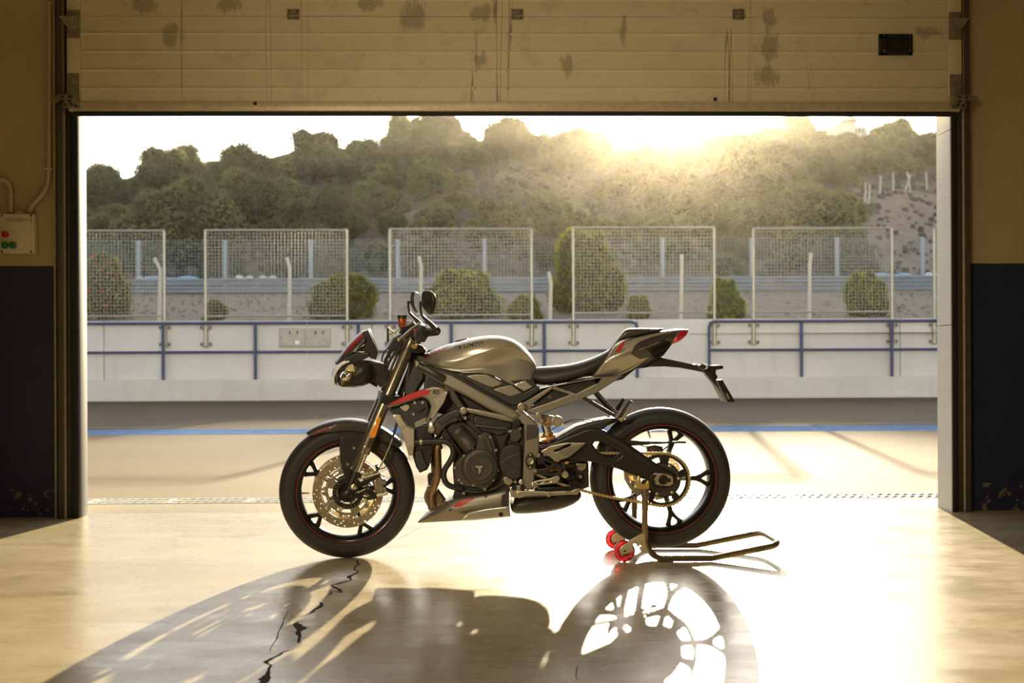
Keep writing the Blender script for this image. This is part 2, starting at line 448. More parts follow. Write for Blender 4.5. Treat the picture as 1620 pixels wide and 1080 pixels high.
# ---- vertical guide rails either side: steel angle, channel and rubber weather strip
def guide(n, xa, xb, inner):
    "from outer pixel to inner pixel on the plane just before the wall"
    Y0 = 1.44
    X = lambda px: U(px, 500, Y0).x
    s = 1 if inner > xa else -1
    t = thing('trim_%d' % n, (X(xa), YW, 0), None, None, None, 'structure')
    MB().box((X(xa), Y0, 0), (X(xa) + s*.035, YW, 3.4), .002).obj('rail_flange', M_olive, t)
    MB().box((X(xa) + s*.035, Y0 + .03, 0), (X(xb), YW, 3.4), .002).obj('rail_channel', M_olive, t)
    MB().tube([(X(xa) + s*.040, Y0 - .004, 0.0), (X(xa) + s*.040, Y0 - .004, 3.4)], .009, 8).obj('rail_lip', mat('worn_rail_edge', (.24, .19, .12), .45, .3), t)
    MB().box((X(xb), Y0 + .015, 0), (X(inner), YW + .10, 3.4), .003).obj('weather_strip', M_seal, t)
    for k in range(9):
        z = .25 + k * .36
        MB().cyl((X(xa) + s*.075, Y0 + .022, z), (X(xa) + s*.075, Y0 + .032, z), .007, 6).obj('rail_bolt', M_black_steel, t)
    return t
guide(1, 91, 109, 122); guide(2, 1536, 1517, 1508)
t_ = MB().box((U(88, 500, YW).x - .0, YW - .03, 0.0), (U(91.5, 500, YW).x, YW, 3.4), .002).obj('trim_3', mat('cream_rail_edge', (.44, .35, .22), .5), None, kind='structure')

# ---- switch box and conduits on the left wall
M_box = mat('ivory_plastic', (0.66, 0.58, 0.40), 0.5, var=0.05)
p0, p1 = U(-3, 338, YW - .06), U(51, 401, YW - .06)
cb = thing('control_box', ((p0.x + p1.x)/2, YW, p1.z), 'ivory door control box with red and green buttons on the left wall', 'control box')
MB().box((p0.x, YW - .062, p1.z), (p1.x + .012, YW - .005, p0.z), .006).obj('box_body', M_box, cb)
MB().box((p0.x + .002, YW - .072, p1.z + .002), (p1.x, YW - .060, p0.z - .002), .004).obj('box_cover', M_box, cb)
cov = cb.children[1]
for x, y in ((3, 341), (49, 341), (3, 398), (49, 398)):
    q = U(x, y, YW - .072); MB().cyl((q.x, YW - .074, q.z), (q.x, YW - .070, q.z), .006, 8).obj('cover_screw', M_black_steel, cov)
for x, y, c, nm in ((9, 371, (.45, .012, .015), 'red_button'), (8.5, 388, (.01, .16, .06), 'green_button'), (21, 388, (.01, .16, .06), 'green_button')):
    q = U(x, y, YW - .072)
    MB().lathe([(.0, -.022), (.014, -.021), (.0185, -.017), (.0195, 0), (.023, .001), (.023, .008)], (q.x, YW - .072, q.z), 20).obj(nm, mat(nm, c, .35), cb)
q0, q1 = U(10, 345, YW - .073), U(40, 350, YW - .073)
MB().box((q0.x, YW - .0735, q1.z), (q1.x, YW - .071, q0.z)).obj('name_plate', mat('grey_name_plate', (.42, .38, .28), .5), cb)
MB().cyl((U(29, 336, YW-.05).x - .02, YW - .04, p0.z + .005), (U(29, 336, YW-.05).x + .02, YW - .04, p0.z + .005), .010, 8).obj('gland', M_box, cb)
def text_mesh(s, size=1.0, bold=0.0):
    cu = bpy.data.curves.new('t', 'FONT'); cu.body = s; cu.size = size; cu.offset = bold; cu.resolution_u = 3
    o = bpy.data.objects.new('t', cu); me = bpy.data.meshes.new_from_object(o)
    v = [x.co.copy() for x in me.vertices]; f = [list(p.vertices) for p in me.polygons]
    bpy.data.objects.remove(o); bpy.data.curves.remove(cu); bpy.data.meshes.remove(me)
    return v, f
tv, tf = text_mesh('C E', 1.0, 0.01)
q = U(42, 350.5, YW - .073)
mesh('lettering', [(q.x + a.x*.020, YW - .0738, q.z + a.y*.022) for a in tv], tf, mat('grey_print', (.20, .16, .10), .6), cb)
M_pipe = mat('cream_conduit', (0.50, 0.41, 0.26), 0.5, var=0.06)
def conduit(pts, label, clips):
    P = [U(x, y, YW - .028) for x, y in pts]
    t = thing('conduit', (P[-1].x, YW, P[-1].z), label, 'conduit')
    MB().tube(P, .0135, 12, smooth_path=5).obj('pipe', M_pipe, t)
    for x, y in clips:
        q = U(x, y, YW - .028)
        MB().box((q.x - .022, YW - .046, q.z - .008), (q.x + .022, YW, q.z + .008), .003).obj('pipe_clip', M_pipe, t)
conduit([(79, -60), (78.6, 0), (78, 130), (77.5, 258), (76.5, 282), (72, 300), (58, 317), (50, 326), (47.5, 336)], 'long vertical cream conduit down the wall to the control box', [(78.5, 6), (77.5, 267)])
conduit([(-60, 284), (-10, 284), (4, 285), (12, 289), (16, 297), (17, 310), (17, 336)], 'short bent cream conduit entering the control box at its left', [])
# ================================================================== outdoors
def asphalt_material(name, c, rough):
    t = NT(name)
    a = t.noise(0.35, 6, 0.6, t.mapping((0.5, 1.5, 1))); b = t.noise(55, 4, 0.7)
    c1 = t.ramp(a, [(0.3, tuple(x*.82 for x in c)), (0.7, tuple(x*1.15 for x in c))])
    c2 = t.mix(t.ramp(b, [(0.35, 0.0), (0.75, 0.55)]), c1, tuple(min(1, x*1.7) for x in c))
    t.set(Base_Color=c2, Roughness=rough, Specular_IOR_Level=0.14); t.bump(t.noise(75, 5, 0.7), 0.25, 0.006)
    return t.m
M_asph = asphalt_material('pit_lane_asphalt', (0.108, 0.083, 0.054), 0.85)
M_apron = asphalt_material('apron_concrete', (0.20, 0.17, 0.12), 0.7)
M_blue = mat('blue_road_paint', (0.15, 0.235, 0.42), 0.85, var=0.2, scale=5, spec=0.0)
M_whitepaint = mat('white_road_paint', (0.20, 0.185, 0.16), 0.8, var=0.1, scale=5, spec=0.05)
YP = 23.2
GY = 2.34; GW = 0.135
road = sbox('floor_pit_lane', (-60, GY + GW + .02, -0.3), (60, YP + .6, -0.006), M_asph, kind='structure')
sbox('floor_apron', (-14, YO, -0.3), (14, GY - GW - .02, -0.006), M_apron, kind='structure')
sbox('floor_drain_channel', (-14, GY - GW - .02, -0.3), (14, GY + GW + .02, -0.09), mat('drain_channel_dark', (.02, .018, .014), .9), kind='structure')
for k, (y0, y1, m) in enumerate(((9.55, 10.75, M_blue),)):
    MB().box((-60, y0, -0.006), (60, y1, -0.002)).obj('blue_line', m, road)
MB().box((-60, 11.3, -0.006), (60, 11.42, -0.002)).obj('white_line', M_whitepaint, road)
# drain gratings, half a metre each, with two rows of slanted slots
M_grate = mat('galvanised_grating', (0.52, 0.52, 0.48), 0.6, 0.0, var=0.15, scale=20)
def grate_mesh():
    L = .498
    b = MB().box((0, -GW, -.03), (L, -GW + .018, 0)).box((0, GW - .018, -.03), (L, GW, 0)).box((0, -.010, -.03), (L, .010, 0)).box((0, -GW, -.03), (.009, GW, 0)).box((L - .009, -GW, -.03), (L, GW, 0))
    n = 9
    for row in (-1, 1):
        y0, y1 = (-GW + .016, -.008) if row < 0 else (.008, GW - .016)
        for i in range(n + 1):
            xa = i * L / n; sh = .075
            x0 = xa - sh * .5; x1 = xa + sh * .5; w = .0105
            pts = [(x0 - w, y0), (x0 + w, y0), (x1 + w, y1), (x1 - w, y1)]
            pts = [(min(max(x, 0), L), y) for x, y in pts]
            v = [(x, y, -.03) for x, y in pts] + [(x, y, -.001) for x, y in pts]
            b.add(v, [(3,2,1,0),(4,5,6,7),(0,1,5,4),(1,2,6,5),(2,3,7,6),(3,0,4,7)])
    return b
g0 = grate_mesh().obj('drain_grate', [M_grate, mat('grimy_shaded_grating_flank', (.045, .04, .03), .9, spec=.1)], None, 20)
for p_ in g0.data.polygons: p_.material_index = 0 if p_.normal.z > .5 else 1  # side faces coloured dark: grime, plus slot shade painted into the material
ORD = ['first', 'second', 'third', 'fourth', 'fifth', 'sixth', 'seventh', 'eighth', 'ninth', 'tenth', 'eleventh', 'twelfth', 'thirteenth']
xs = [-3.0 + .5 * i for i in range(13)]
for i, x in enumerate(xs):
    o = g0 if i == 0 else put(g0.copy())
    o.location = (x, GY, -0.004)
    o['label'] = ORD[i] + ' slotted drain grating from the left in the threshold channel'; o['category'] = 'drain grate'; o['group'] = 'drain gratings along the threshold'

# ---- pit wall with ledge, handrails, socket cabinet
def conc(name, c):
    t = NT(name)
    a = t.noise(0.8, 7, 0.62, t.mapping((0.6, 1, 1.0))); st = t.noise(2.6, 5, 0.6, t.mapping((1.5, 1, 0.16)))
    c1 = t.ramp(a, [(0.3, tuple(x*.90 for x in c)), (0.7, tuple(min(1, x*1.06) for x in c))])
    c2 = t.mix(t.ramp(st, [(0.52, 0.0), (0.75, 0.35)]), c1, tuple(x*.70 for x in c))
    sp_ = t.ramp(t.noise(4.5, 6, 0.7), [(0.68, 0.0), (0.74, 0.45)])
    c3 = t.mix(sp_, c2, (0.30, 0.28, 0.25))
    t.set(Base_Color=c3, Roughness=0.75); t.bump(t.noise(20, 5), 0.1, 0.01)
    return t.m
M_pit = conc('painted_concrete', (0.66, 0.64, 0.61)); M_ledge = conc('bare_ledge_concrete', (0.62, 0.60, 0.56))
zl = U(810, 598.5, YP).z; zt = U(810, 505.5, YP + .35).z
pit = thing('wall_pit', (0, YP, 0), None, None, None, 'structure')
pit['label'] = 'long white concrete pit wall across the lane'
xj = [-60, -21.9, -15.5, -9.1, -2.7, 3.7, 10.1, 16.5, 60]
for a, b in zip(xj, xj[1:]):
    MB().box((a + .008, YP + .35, 0), (b - .008, YP + .75, zt), .015).obj('wall_block', M_pit, pit)
MB().box((-60, YP, -.02), (60, YP + .75, zl), .02).obj('ledge', M_ledge, pit)
MB().box((-60, YP - .12, -.02), (60, YP + .02, .055), .01).obj('kerb', M_ledge, pit)
M_rail = mat('blue_enamel_tube', (0.046, 0.058, 0.150), 0.5, var=0.15, scale=6)
def handrail(posts, x_a, x_b, end_a, end_b, label):
    Y = YP + .22
    z1, z2 = U(810, 509.5, Y).z, U(810, 555, Y).z
    X = lambda p: U(p, 560, Y).x
    h = thing('handrail', (X(posts[0]), Y, zl), label, 'handrail', 'blue handrails on the pit wall')
    pts = []
    if end_a: pts += [(X(x_a), Y, zl), (X(x_a), Y, z1 - .14), (X(x_a) + .03, Y, z1 - .035), (X(x_a) + .14, Y, z1)]
    else: pts += [(X(x_a), Y, z1)]
    if end_b: pts += [(X(x_b) - .14, Y, z1), (X(x_b) - .03, Y, z1 - .035), (X(x_b), Y, z1 - .14), (X(x_b), Y, zl)]
    else: pts += [(X(x_b), Y, z1)]
    MB().tube(pts, .036, 10).obj('top_rail', M_rail, h)
    MB().tube([(X(x_a), Y, z2), (X(x_b), Y, z2)], .032, 10).obj('middle_rail', M_rail, h)
    for p in posts:
        MB().tube([(X(p), Y, zl), (X(p), Y, z1)], .040, 10).obj('post', M_rail, h)
handrail([-180, -34, 112, 258, 404], -330, 485, False, False, 'blue tube handrail in front of the pit wall, at the left')
handrail([567, 714, 861], 486, 1008, False, True, 'blue tube handrail on the pit wall behind the motorcycle tank')
handrail([1268, 1411, 1556, 1700], 1122, 1850, True, False, 'blue tube handrail on the pit wall at the right of the motorcycle')
# socket cabinet
Yc = YP + .35
a, b = U(441, 519, Yc - .06), U(523, 549, Yc - .06)
M_cab = mat('weathered_grey_cabinet', (0.46, 0.43, 0.36), 0.55, var=0.1, scale=6)
cabn = thing('socket_cabinet', ((a.x + b.x)/2, Yc, b.z), 'grey two-door socket cabinet on the white pit wall', 'electrical cabinet')
MB().box((a.x, Yc - .04, b.z), (b.x, Yc - .002, a.z), .006).obj('cabinet_body', M_cab, cabn)
mx = (a.x + b.x) / 2
for k in range(2):
    x0 = a.x + .015 if k == 0 else mx + .008; x1 = mx - .008 if k == 0 else b.x - .015
    d = MB().box((x0, Yc - .062, b.z + .015), (x1, Yc - .040, a.z - .015), .005).obj('cabinet_door', M_cab, cabn)
    MB().cyl((x0 + .04, Yc - .068, (a.z+b.z)/2), (x0 + .04, Yc - .06, (a.z+b.z)/2), .014, 8).obj('latch', M_black_steel, d)
    for j in range(2):
        xx = x0 + (x1 - x0) * (.42 + .30 * j); zz = a.z - .09
        MB().lathe([(.0, -.02), (.020, -.018), (.026, 0)], (xx, Yc - .062, zz), 12).box((xx - .012, Yc - .09, zz - .065), (xx + .012, Yc - .062, zz + .01), .004).obj('switch', mat('dark_teal_switch', (.06, .10, .10), .4), d)
        big = (k == 0 and j == 1)
        w = .052 if big else .036
        MB().box((xx - w, Yc - .075, b.z + .065), (xx + w, Yc - .060, b.z + .065 + 1.9*w), .004).obj('socket', mat('white_socket', (.86, .84, .78), .4) if big else mat('pinkish_socket', (.55, .48, .43), .5), d)

# ---- debris fence panels on the pit wall
M_post = mat('galvanised_tube', (0.42, 0.39, 0.33), 0.35, 0.65, var=0.1, scale=8)
M_wire = mat('galvanised_wire', (0.40, 0.38, 0.33), 0.45, 0.3)
Yf = YP + .30
def fence_panel(x0, x1, ytop, ybot, label):
    X0, X1 = U(x0, 430, Yf).x, U(x1, 430, Yf).x
    zt_, zb_ = U((x0+x1)/2, ytop, Yf).z, U((x0+x1)/2, ybot, Yf).z
    t = thing('fence_panel', (X0, Yf, zt), label, 'fence panel', 'mesh fence panels on the pit wall')
    for X in (X0, X1):
        MB().tube([(X, Yf, zt - .62), (X, Yf, zt_)], .036, 10).obj('post', M_post, t)
        br = MB().box((X - .05, Yf + .0, zt - .64), (X + .05, Yf + .045, zt - .10), .006)
        for zz in (zt - .16, zt - .56): br.box((X - .13, Yf - .02, zz - .045), (X + .13, Yf + .045, zz + .045), .01)
        br = br.obj('wall_bracket', mat('rusty_bracket', (.36, .34, .30), .6, .3, var=.25, scale=15), t)
        for zz in (zt - .16, zt - .56):
            for s in (-1, 1): MB().cyl((X + s*.10, Yf - .045, zz), (X + s*.10, Yf - .01, zz), .022, 8).obj('anchor_bolt', M_black_steel, br)
    MB().tube([(X0, Yf, zt_), (X1, Yf, zt_)], .026, 8).obj('top_bar', M_post, t)
    MB().tube([(X0, Yf, zb_), (X1, Yf, zb_)], .024, 8).obj('bottom_bar', M_post, t)
    w = MB(); r = .0032; n = int((X1 - X0) / .082)
    for i in range(1, n):
        x = X0 + (X1 - X0) * i / n + random.uniform(-.004, .004)
        w.box((x - r, Yf - .036 - r, zb_ - .1), (x + r, Yf - .036 + r, zt_ - .0))
    m = int((zt_ - zb_) / .082)
    for j in range(0, m + 1):
        z = zb_ + (zt_ - zb_) * j / m
        w.box((X0, Yf - .036 - r, z - r), (X1, Yf - .036 + r, z + r))
    w.obj('wire_mesh', M_wire, t, None)
fence_panel(36, 260, 365, 500, 'mesh fence panel on the pit wall nearest the left door rail')
fence_panel(325, 549, 364, 499.5, 'mesh fence panel on the pit wall above the grey socket cabinet')
fence_panel(617, 841, 362, 498, 'mesh fence panel on the pit wall right above the handlebars and tank')
fence_panel(907, 1130, 359.5, 494.5, 'mesh fence panel on the pit wall in front of the big round bush')
fence_panel(1192, 1411, 361, 493, 'mesh fence panel on the pit wall right of the motorcycle tail')
fence_panel(1478, 1700, 362, 492, 'mesh fence panel cut off by the right door jamb')

# ---- rising ground behind the wall: verge, track, hill
def ridge_py(px):
    return float(np.interp(px, [-400, 128, 190, 265, 320, 395, 440, 505, 600, 660, 745, 800, 900, 1000, 1066, 1240, 1300, 1400, 1484, 1650, 2200],
                                [300, 300, 302, 276, 272, 268, 272, 250, 252, 232, 226, 220, 224, 228, 232, 226, 222, 222, 238, 250, 280]))
def ground_z(px, D):
    "ground height at forward depth D in the direction of a pixel column"
    flat = np.interp(D, [29.0, 30.0, 52.0, 62.0, 70.0], [1.55, 1.6, 3.88, 4.1, 4.6])
    if D <= 70: return float(flat)
    zr_ = CAM.z + (PY - ridge_py(px)) / F * 200.0
    z = np.interp(D, [70, 100, 200], [4.6, 4.6 + (zr_-4.6)*.25, zr_])
    if D > 200: z = zr_ - (D - 200) * 0.16
    z += (0.35 * math.sin(px * 0.021 + D * 0.05) + 0.25 * math.sin(px * 0.05 - D * 0.11)) * min(1, (D - 70) / 40)
    return float(z)
def hill_material():
    t = NT('dry_hillside')
    a = t.noise(0.05, 7, 0.62); b = t.noise(0.55, 6, 0.7)
    c = t.ramp(a, [(0.36, (0.13, 0.115, 0.062)), (0.5, (0.215, 0.18, 0.115)), (0.64, (0.33, 0.27, 0.195))])
    c = t.mix(t.ramp(b, [(0.42, 0.0), (0.62, 0.75)]), c, (0.095, 0.09, 0.045))
    t.set(Base_Color=c, Roughness=0.95, Specular_IOR_Level=0.1); t.bump(b, 0.6, 0.4)
    return t.m
cols = list(np.linspace(-900, 2500, 130)); deps = [29, 30, 34, 40, 46, 50, 52, 56, 62, 66, 70] + list(np.linspace(74, 200, 46)) + [206, 225, 260, 330]
hv = []
for D in deps:
    for px in cols:
        p = V(px, PY, D); hv.append((p.x, p.y, ground_z(px, D)))
nc = len(cols); hf = [[i*nc+j, i*nc+j+1, (i+1)*nc+j+1, (i+1)*nc+j] for i in range(len(deps)-1) for j in range(nc-1)]
hill = mesh('hill_ground', hv, hf, hill_material(), None, 60, kind='structure')
hill['label'] = 'dry scrubby hillside rising behind the circuit'
MV = mat('dry_verge_soil', (0.27, 0.225, 0.175), 0.95, var=0.12, scale=1.4, bump=0.5, bscale=8)
hill.data.materials.append(MV); hill.data.materials.append(mat('pale_sand', (0.36, 0.275, 0.215), 0.95, var=0.2, scale=0.8, bump=0.4, bscale=4, spec=0.1))
for p in hill.data.polygons:
    i_, j_ = divmod(p.index, nc - 1)
    if i_ < 6: p.material_index = 1
    elif cols[j_] > 1345 + 40 * math.sin(deps[i_] * .2) and deps[i_] < 124: p.material_index = 2

# ---- armco barrier and far catch fence
M_armco = mat('grey_blue_armco', (0.27, 0.30, 0.335), 0.45, 0.3, var=0.12, scale=2)
def at(px, D, dz=0.0):
    p = V(px, PY, D); p.z = ground_z(px, D) + dz; return p
def armco(pa, pb, label):
    A, B = at(pa, 52.5), at(pb, 52.5)
    t = thing('guard_rail', A, label, 'guard rail', 'guard rails along the far track')
    d = (B - A); 
    prof = [(0, 0), (-.05, .03), (-.05, .09), (0, .13), (0, .17), (-.05, .21), (-.05, .27), (0, .30), (.02, .30), (.02, 0)]
    for z0 in (.06, .40):
        v = []
        for P in (A, B): v += [(P.x, P.y + y, P.z + z0 + z) for y, z in prof]
        n = len(prof)
        mesh('rail_beam', v, [[i, (i+1) % n, n+(i+1) % n, n+i] for i in range(n)] + [list(range(n)), list(range(n, 2*n))], M_armco, t, 20)
    k = int(d.length / 2.0)
    for i in range(k + 1):
        P = A + d * (i / k)
        MB().box((P.x - .06, P.y + .02, P.z - .3), (P.x + .06, P.y + .14, P.z + .74)).obj('rail_post', M_armco, t)
armco(40, 480, 'stretch of grey guard rail seen through the left fence panels')
armco(482, 940, 'stretch of grey guard rail behind the handlebars')
armco(942, 1600, 'stretch of grey guard rail beyond the motorcycle tail')
M_cpost = mat('pale_blue_fence_post', (0.36, 0.41, 0.46), 0.5, 0.2)
M_cwire = mat('grey_blue_fence_wire', (0.30, 0.34, 0.37), 0.5, 0.3)
cp = [83, 220, 357, 493, 630, 767, 905, 1049, 1190, 1325, 1460, 1597]
for k_, (a, b) in enumerate(zip(cp, cp[1:])):
    A, B = at(a, 57.0), at(b, 57.0)
    t = thing('catch_fence', A, ORD[k_] + ' bay from the left of the grey catch fence beyond the guard rail', 'fence', 'catch fence bays beyond the guard rail')
    H = 2.75
    MB().box((A.x - .09, A.y - .07, A.z - .3), (A.x + .09, A.y + .07, A.z + H), .01).obj('fence_post', M_cpost, t)
    w = MB()
    for i in range(1, 26):
        P = A + (B - A) * (i / 26); w.box((P.x - .007, P.y - .007, P.z + .4), (P.x + .007, P.y + .007, P.z + H))
    for j in range(16):
        z = .4 + (H - .4) * j / 15
        w.box((A.x, A.y - .007, A.z + z - .007), (B.x, A.y + .007, A.z + z + .007))
    w.obj('fence_wires', M_cwire, t, None)
# tyre-stack covers on the barrier
for px, w, c, lab in ((270, 44, (.33, .47, .66), 'long pale blue barrier cover lying on the far guard rail at the left'), (228, 12, (.55, .57, .60), 'short grey white barrier cover beside the oleander'), (387, 14, (.75, .76, .78), 'white barrier cover between the left fence panels'), (424, 14, (.62, .64, .66), 'pale barrier cover right of the white one at left'),
                      (1412, 30, (.36, .50, .68), 'pale blue barrier cover on the far guard rail at the right'), (1478, 14, (.72, .74, .77), 'white barrier cover by the right door jamb')):
    D = 53.2; A, B = at(px - w, D, .70), at(px + w, D, .70)
    pts = [A + (B - A) * t_ + Vector((0, 0, .06 * math.sin(t_ * 9))) for t_ in np.linspace(0, 1, 9)]
    MB().tube(pts, [.06, .11, .13, .11, .14, .12, .13, .10, .05], 10).obj('barrier_cover', mat('cover_%d' % px, c, .6), None, label=lab, cat='barrier cover')
# cranked concrete posts on the verge
M_cpale = mat('pale_concrete_post', (0.62, 0.58, 0.48), 0.7, var=0.1)
for px, yt, lean, lab in ((252, 408, -8, 'cranked pale post behind the left fence panel'), (457, 407, -3, 'cranked pale post behind the second fence panel, left of the cabinet bush'),
                          (665, 405, -2, 'cranked pale post just behind the handlebar mirrors'), (870, 430, -2, 'cranked pale post at the left side of the big round bush'),
                          (1077, 402, 2, 'cranked pale post seen through the fence panel above the motorcycle seat'), (1280, 400, 3, 'cranked dark-topped post behind the fence panel right of the tail')):
    D = 33.0; B = at(px, D, -.2); T = V(px, yt, D); L = V(px + lean, yt, D); K = V(px + 1.5, yt + 18, D)
    MB().tube([B, K, L], .052, 6).obj('verge_post', M_cpale, None, label=lab, cat='post', group='cranked posts on the verge')

# ---- foliage
def leaf_material(name, c, trans=0.45, var=0.3):
    t = NT(name)
    oi = t.n.new('ShaderNodeObjectInfo')
    f = t.noise(1.7, 3, 0.6, t.co.outputs['Object'])
    c1 = t.ramp(f, [(0.3, tuple(x*(1-var) for x in c)), (0.7, tuple(min(1, x*(1+var)) for x in c))])
    h = t.n.new('ShaderNodeHueSaturation'); t.link(c1, h.inputs['Color'])
    t.link(t.math('MULTIPLY_ADD', oi.outputs['Random'], 0.05, 0.475), h.inputs['Hue']); t.link(t.math('MULTIPLY_ADD', oi.outputs['Random'], 0.5, 0.75), h.inputs['Value'])
    d = t.n.new('ShaderNodeBsdfDiffuse'); tr = t.n.new('ShaderNodeBsdfTranslucent'); mx = t.n.new('ShaderNodeMixShader')
    mx.inputs[0].default_value = trans
    t.link(h.outputs[0], d.inputs[0]); t.link(h.outputs[0], tr.inputs[0]); t.link(d.outputs[0], mx.inputs[1]); t.link(tr.outputs[0], mx.inputs[2])
    t.link(mx.outputs[0], t.out.inputs['Surface'])
    return t.m
M_leaf = leaf_material('olive_leaves', (0.29, 0.275, 0.118))
M_leaf2 = leaf_material('dark_evergreen_leaves', (0.20, 0.195, 0.085))
M_leaf3 = leaf_material('fresh_green_leaves', (0.32, 0.35, 0.07), 0.6)
M_grey = leaf_material('grey_scrub_leaves', (0.31, 0.27, 0.225), 0.2)
M_flower = leaf_material('pink_blossom', (0.62, 0.13, 0.17), 0.4)
M_core = mat('crown_twigs', (0.085, 0.080, 0.036), 0.95, spec=0.05)
M_bark = mat('rough_bark', (0.13, 0.09, 0.055), 0.9, scale=8)
def crown(n_blob, n_leaf, leaf, seed, flat=0.75, top=0.55):
    "leaf quads on a cluster of lobes inside the unit dome (radius 1, height about 2*flat)"
    g = np.random.default_rng(seed)
    C, S = [], []
    for i in range(n_blob):
        a = g.uniform(0, 2*np.pi); r = math.sqrt(g.uniform(0, 1)) * 0.68; h = g.uniform(0.12, 1.0)
        r *= (1 - top * h ** 2)
        C.append((r*math.cos(a), r*math.sin(a), flat * (0.22 + h * 1.25))); S.append(g.uniform(0.26, 0.42) * (1.1 - .25*h))
    C = np.array(C); S = np.array(S)
    k = g.choice(n_blob, n_leaf, p=S**2/np.sum(S**2))
    u = g.normal(size=(n_leaf, 3)); u /= np.linalg.norm(u, axis=1)[:, None]
    rad = S[k] * (0.80 + 0.28 * g.uniform(size=n_leaf) ** 0.7)
    P = C[k] + u * rad[:, None] * np.array([1, 1, .9])
    P[:, 2] = np.maximum(P[:, 2], 0.02)
    nrm = u + g.normal(size=(n_leaf, 3)) * 0.7; nrm /= np.linalg.norm(nrm, axis=1)[:, None]
    a = np.cross(nrm, g.normal(size=(n_leaf, 3))); a /= np.linalg.norm(a, axis=1)[:, None]; b = np.cross(nrm, a)
    s = leaf * g.uniform(.6, 1.3, size=(n_leaf, 1))
    v = np.stack([P - a*s, P + b*s*.55, P + a*s, P - b*s*.55], 1).reshape(-1, 3)
    f = np.arange(n_leaf*4).reshape(-1, 4)
    core = MB()
    for c, q in zip(C, S):
        bm = bmesh.new(); bmesh.ops.create_icosphere(bm, subdivisions=1, radius=float(q)*.84)
        bm.verts.index_update()
        core.add([Vector(c) + x.co for x in bm.verts], [[w.index for w in fc.verts] for fc in bm.faces]); bm.free()
    return v, f, core
def crown_obj(name, seed, m, n_blob=26, n_leaf=5200, leaf=0.055, flat=0.75, top=.55):
    "returns data for a tree: (foliage mesh, core mesh, trunk mesh)"
    v, f, core = crown(n_blob, n_leaf, leaf, seed, flat, top)
    me = bpy.data.meshes.new(name); me.from_pydata(v.tolist(), [], f.tolist()); me.materials.append(m)
    cm = bpy.data.meshes.new(name + '_core'); cm.from_pydata([tuple(x) for x in core.v], [], core.f); cm.materials.append(M_core)
    tk = MB().tube([(0, 0, -.25), (.03, .0, .15), (-.02, .02, .55)], [.07, .05, .03], 7)
    for a in range(4): tk.tube([(0, 0, .15), (.28*math.cos(a*1.6), .28*math.sin(a*1.6), .6)], [.035, .012], 5)
    tm = bpy.data.meshes.new(name + '_trunk'); tm.from_pydata([tuple(x) for x in tk.v], [], tk.f); tm.materials.append(M_bark)
    return me, cm, tm
def plant(proto, name, loc, s, rot, label, cat, group=None, parts=True):
    t = bpy.data.objects.new(name, None); t.location = loc; t.rotation_euler = (0, 0, rot); t.scale = s
    put(t, None, label, cat, group)
    for nm, me in zip(('foliage', 'twigs', 'trunk'), proto):
        o = bpy.data.objects.new(nm, me); col.objects.link(o); o.parent = t
    return t
olive = [crown_obj('olive', 100 + i, M_leaf, 30, 13000, .034) for i in range(4)]
dark = [crown_obj('evergreen', 200 + i, M_leaf2, 28, 13000, .034, .8) for i in range(3)]
scrub = [crown_obj('scrub', 300 + i, M_grey, 14, 1500, .085, .55) for i in range(2)]
near = [crown_obj('bush', 400 + i, M_leaf3, 54, 17000, .034, .8, .38) for i in range(2)]
# bushes between the pit wall and the guard rail, each measured from the photograph
def bush(px0, px1, ytop, D, proto, label, name='bush'):
    c = (px0 + px1) / 2; b = at(c, D, -.1); w = (px1 - px0) / 2 / F * D
    h = V(c, ytop, D).z - b.z
    return plant(proto, name, b, (w / .93, w / .93, h / 1.28), random.uniform(0, 6), label, 'bush')
bush(485, 603, 438, 36, near[0], 'rounded green bush behind the second fence panel by the cabinet')
bush(668, 792, 432, 36, near[1], 'wide green bush right behind the handlebar mirrors')
bush(800, 862, 470, 34, near[0], 'low yellow-green bush behind the top of the fuel tank')
bush(868, 990, 374, 38, near[1], 'big tall round bush behind the fence panel above the seat')
bush(988, 1032, 470, 35, near[0], 'small yellow-green bush right of the big round bush')
bush(1118, 1180, 445, 35, near[1], 'green bush behind the gap in the fence above the tail light')
bush(1333, 1408, 434, 36, near[0], 'green bush behind the fence panel right of the motorcycle')
bush(316, 368, 478, 34, dark[0], 'low dark bush at the foot of the second fence panel')
ob = bush(112, 210, 403, 36, olive[1], 'oleander bush with pink flowers behind the left fence panel', 'oleander')
v, f, _ = crown(26, 420, .05, 101, .75)
fo = mesh('blossom', v * 1.03, f.tolist(), M_flower); fo.parent = ob
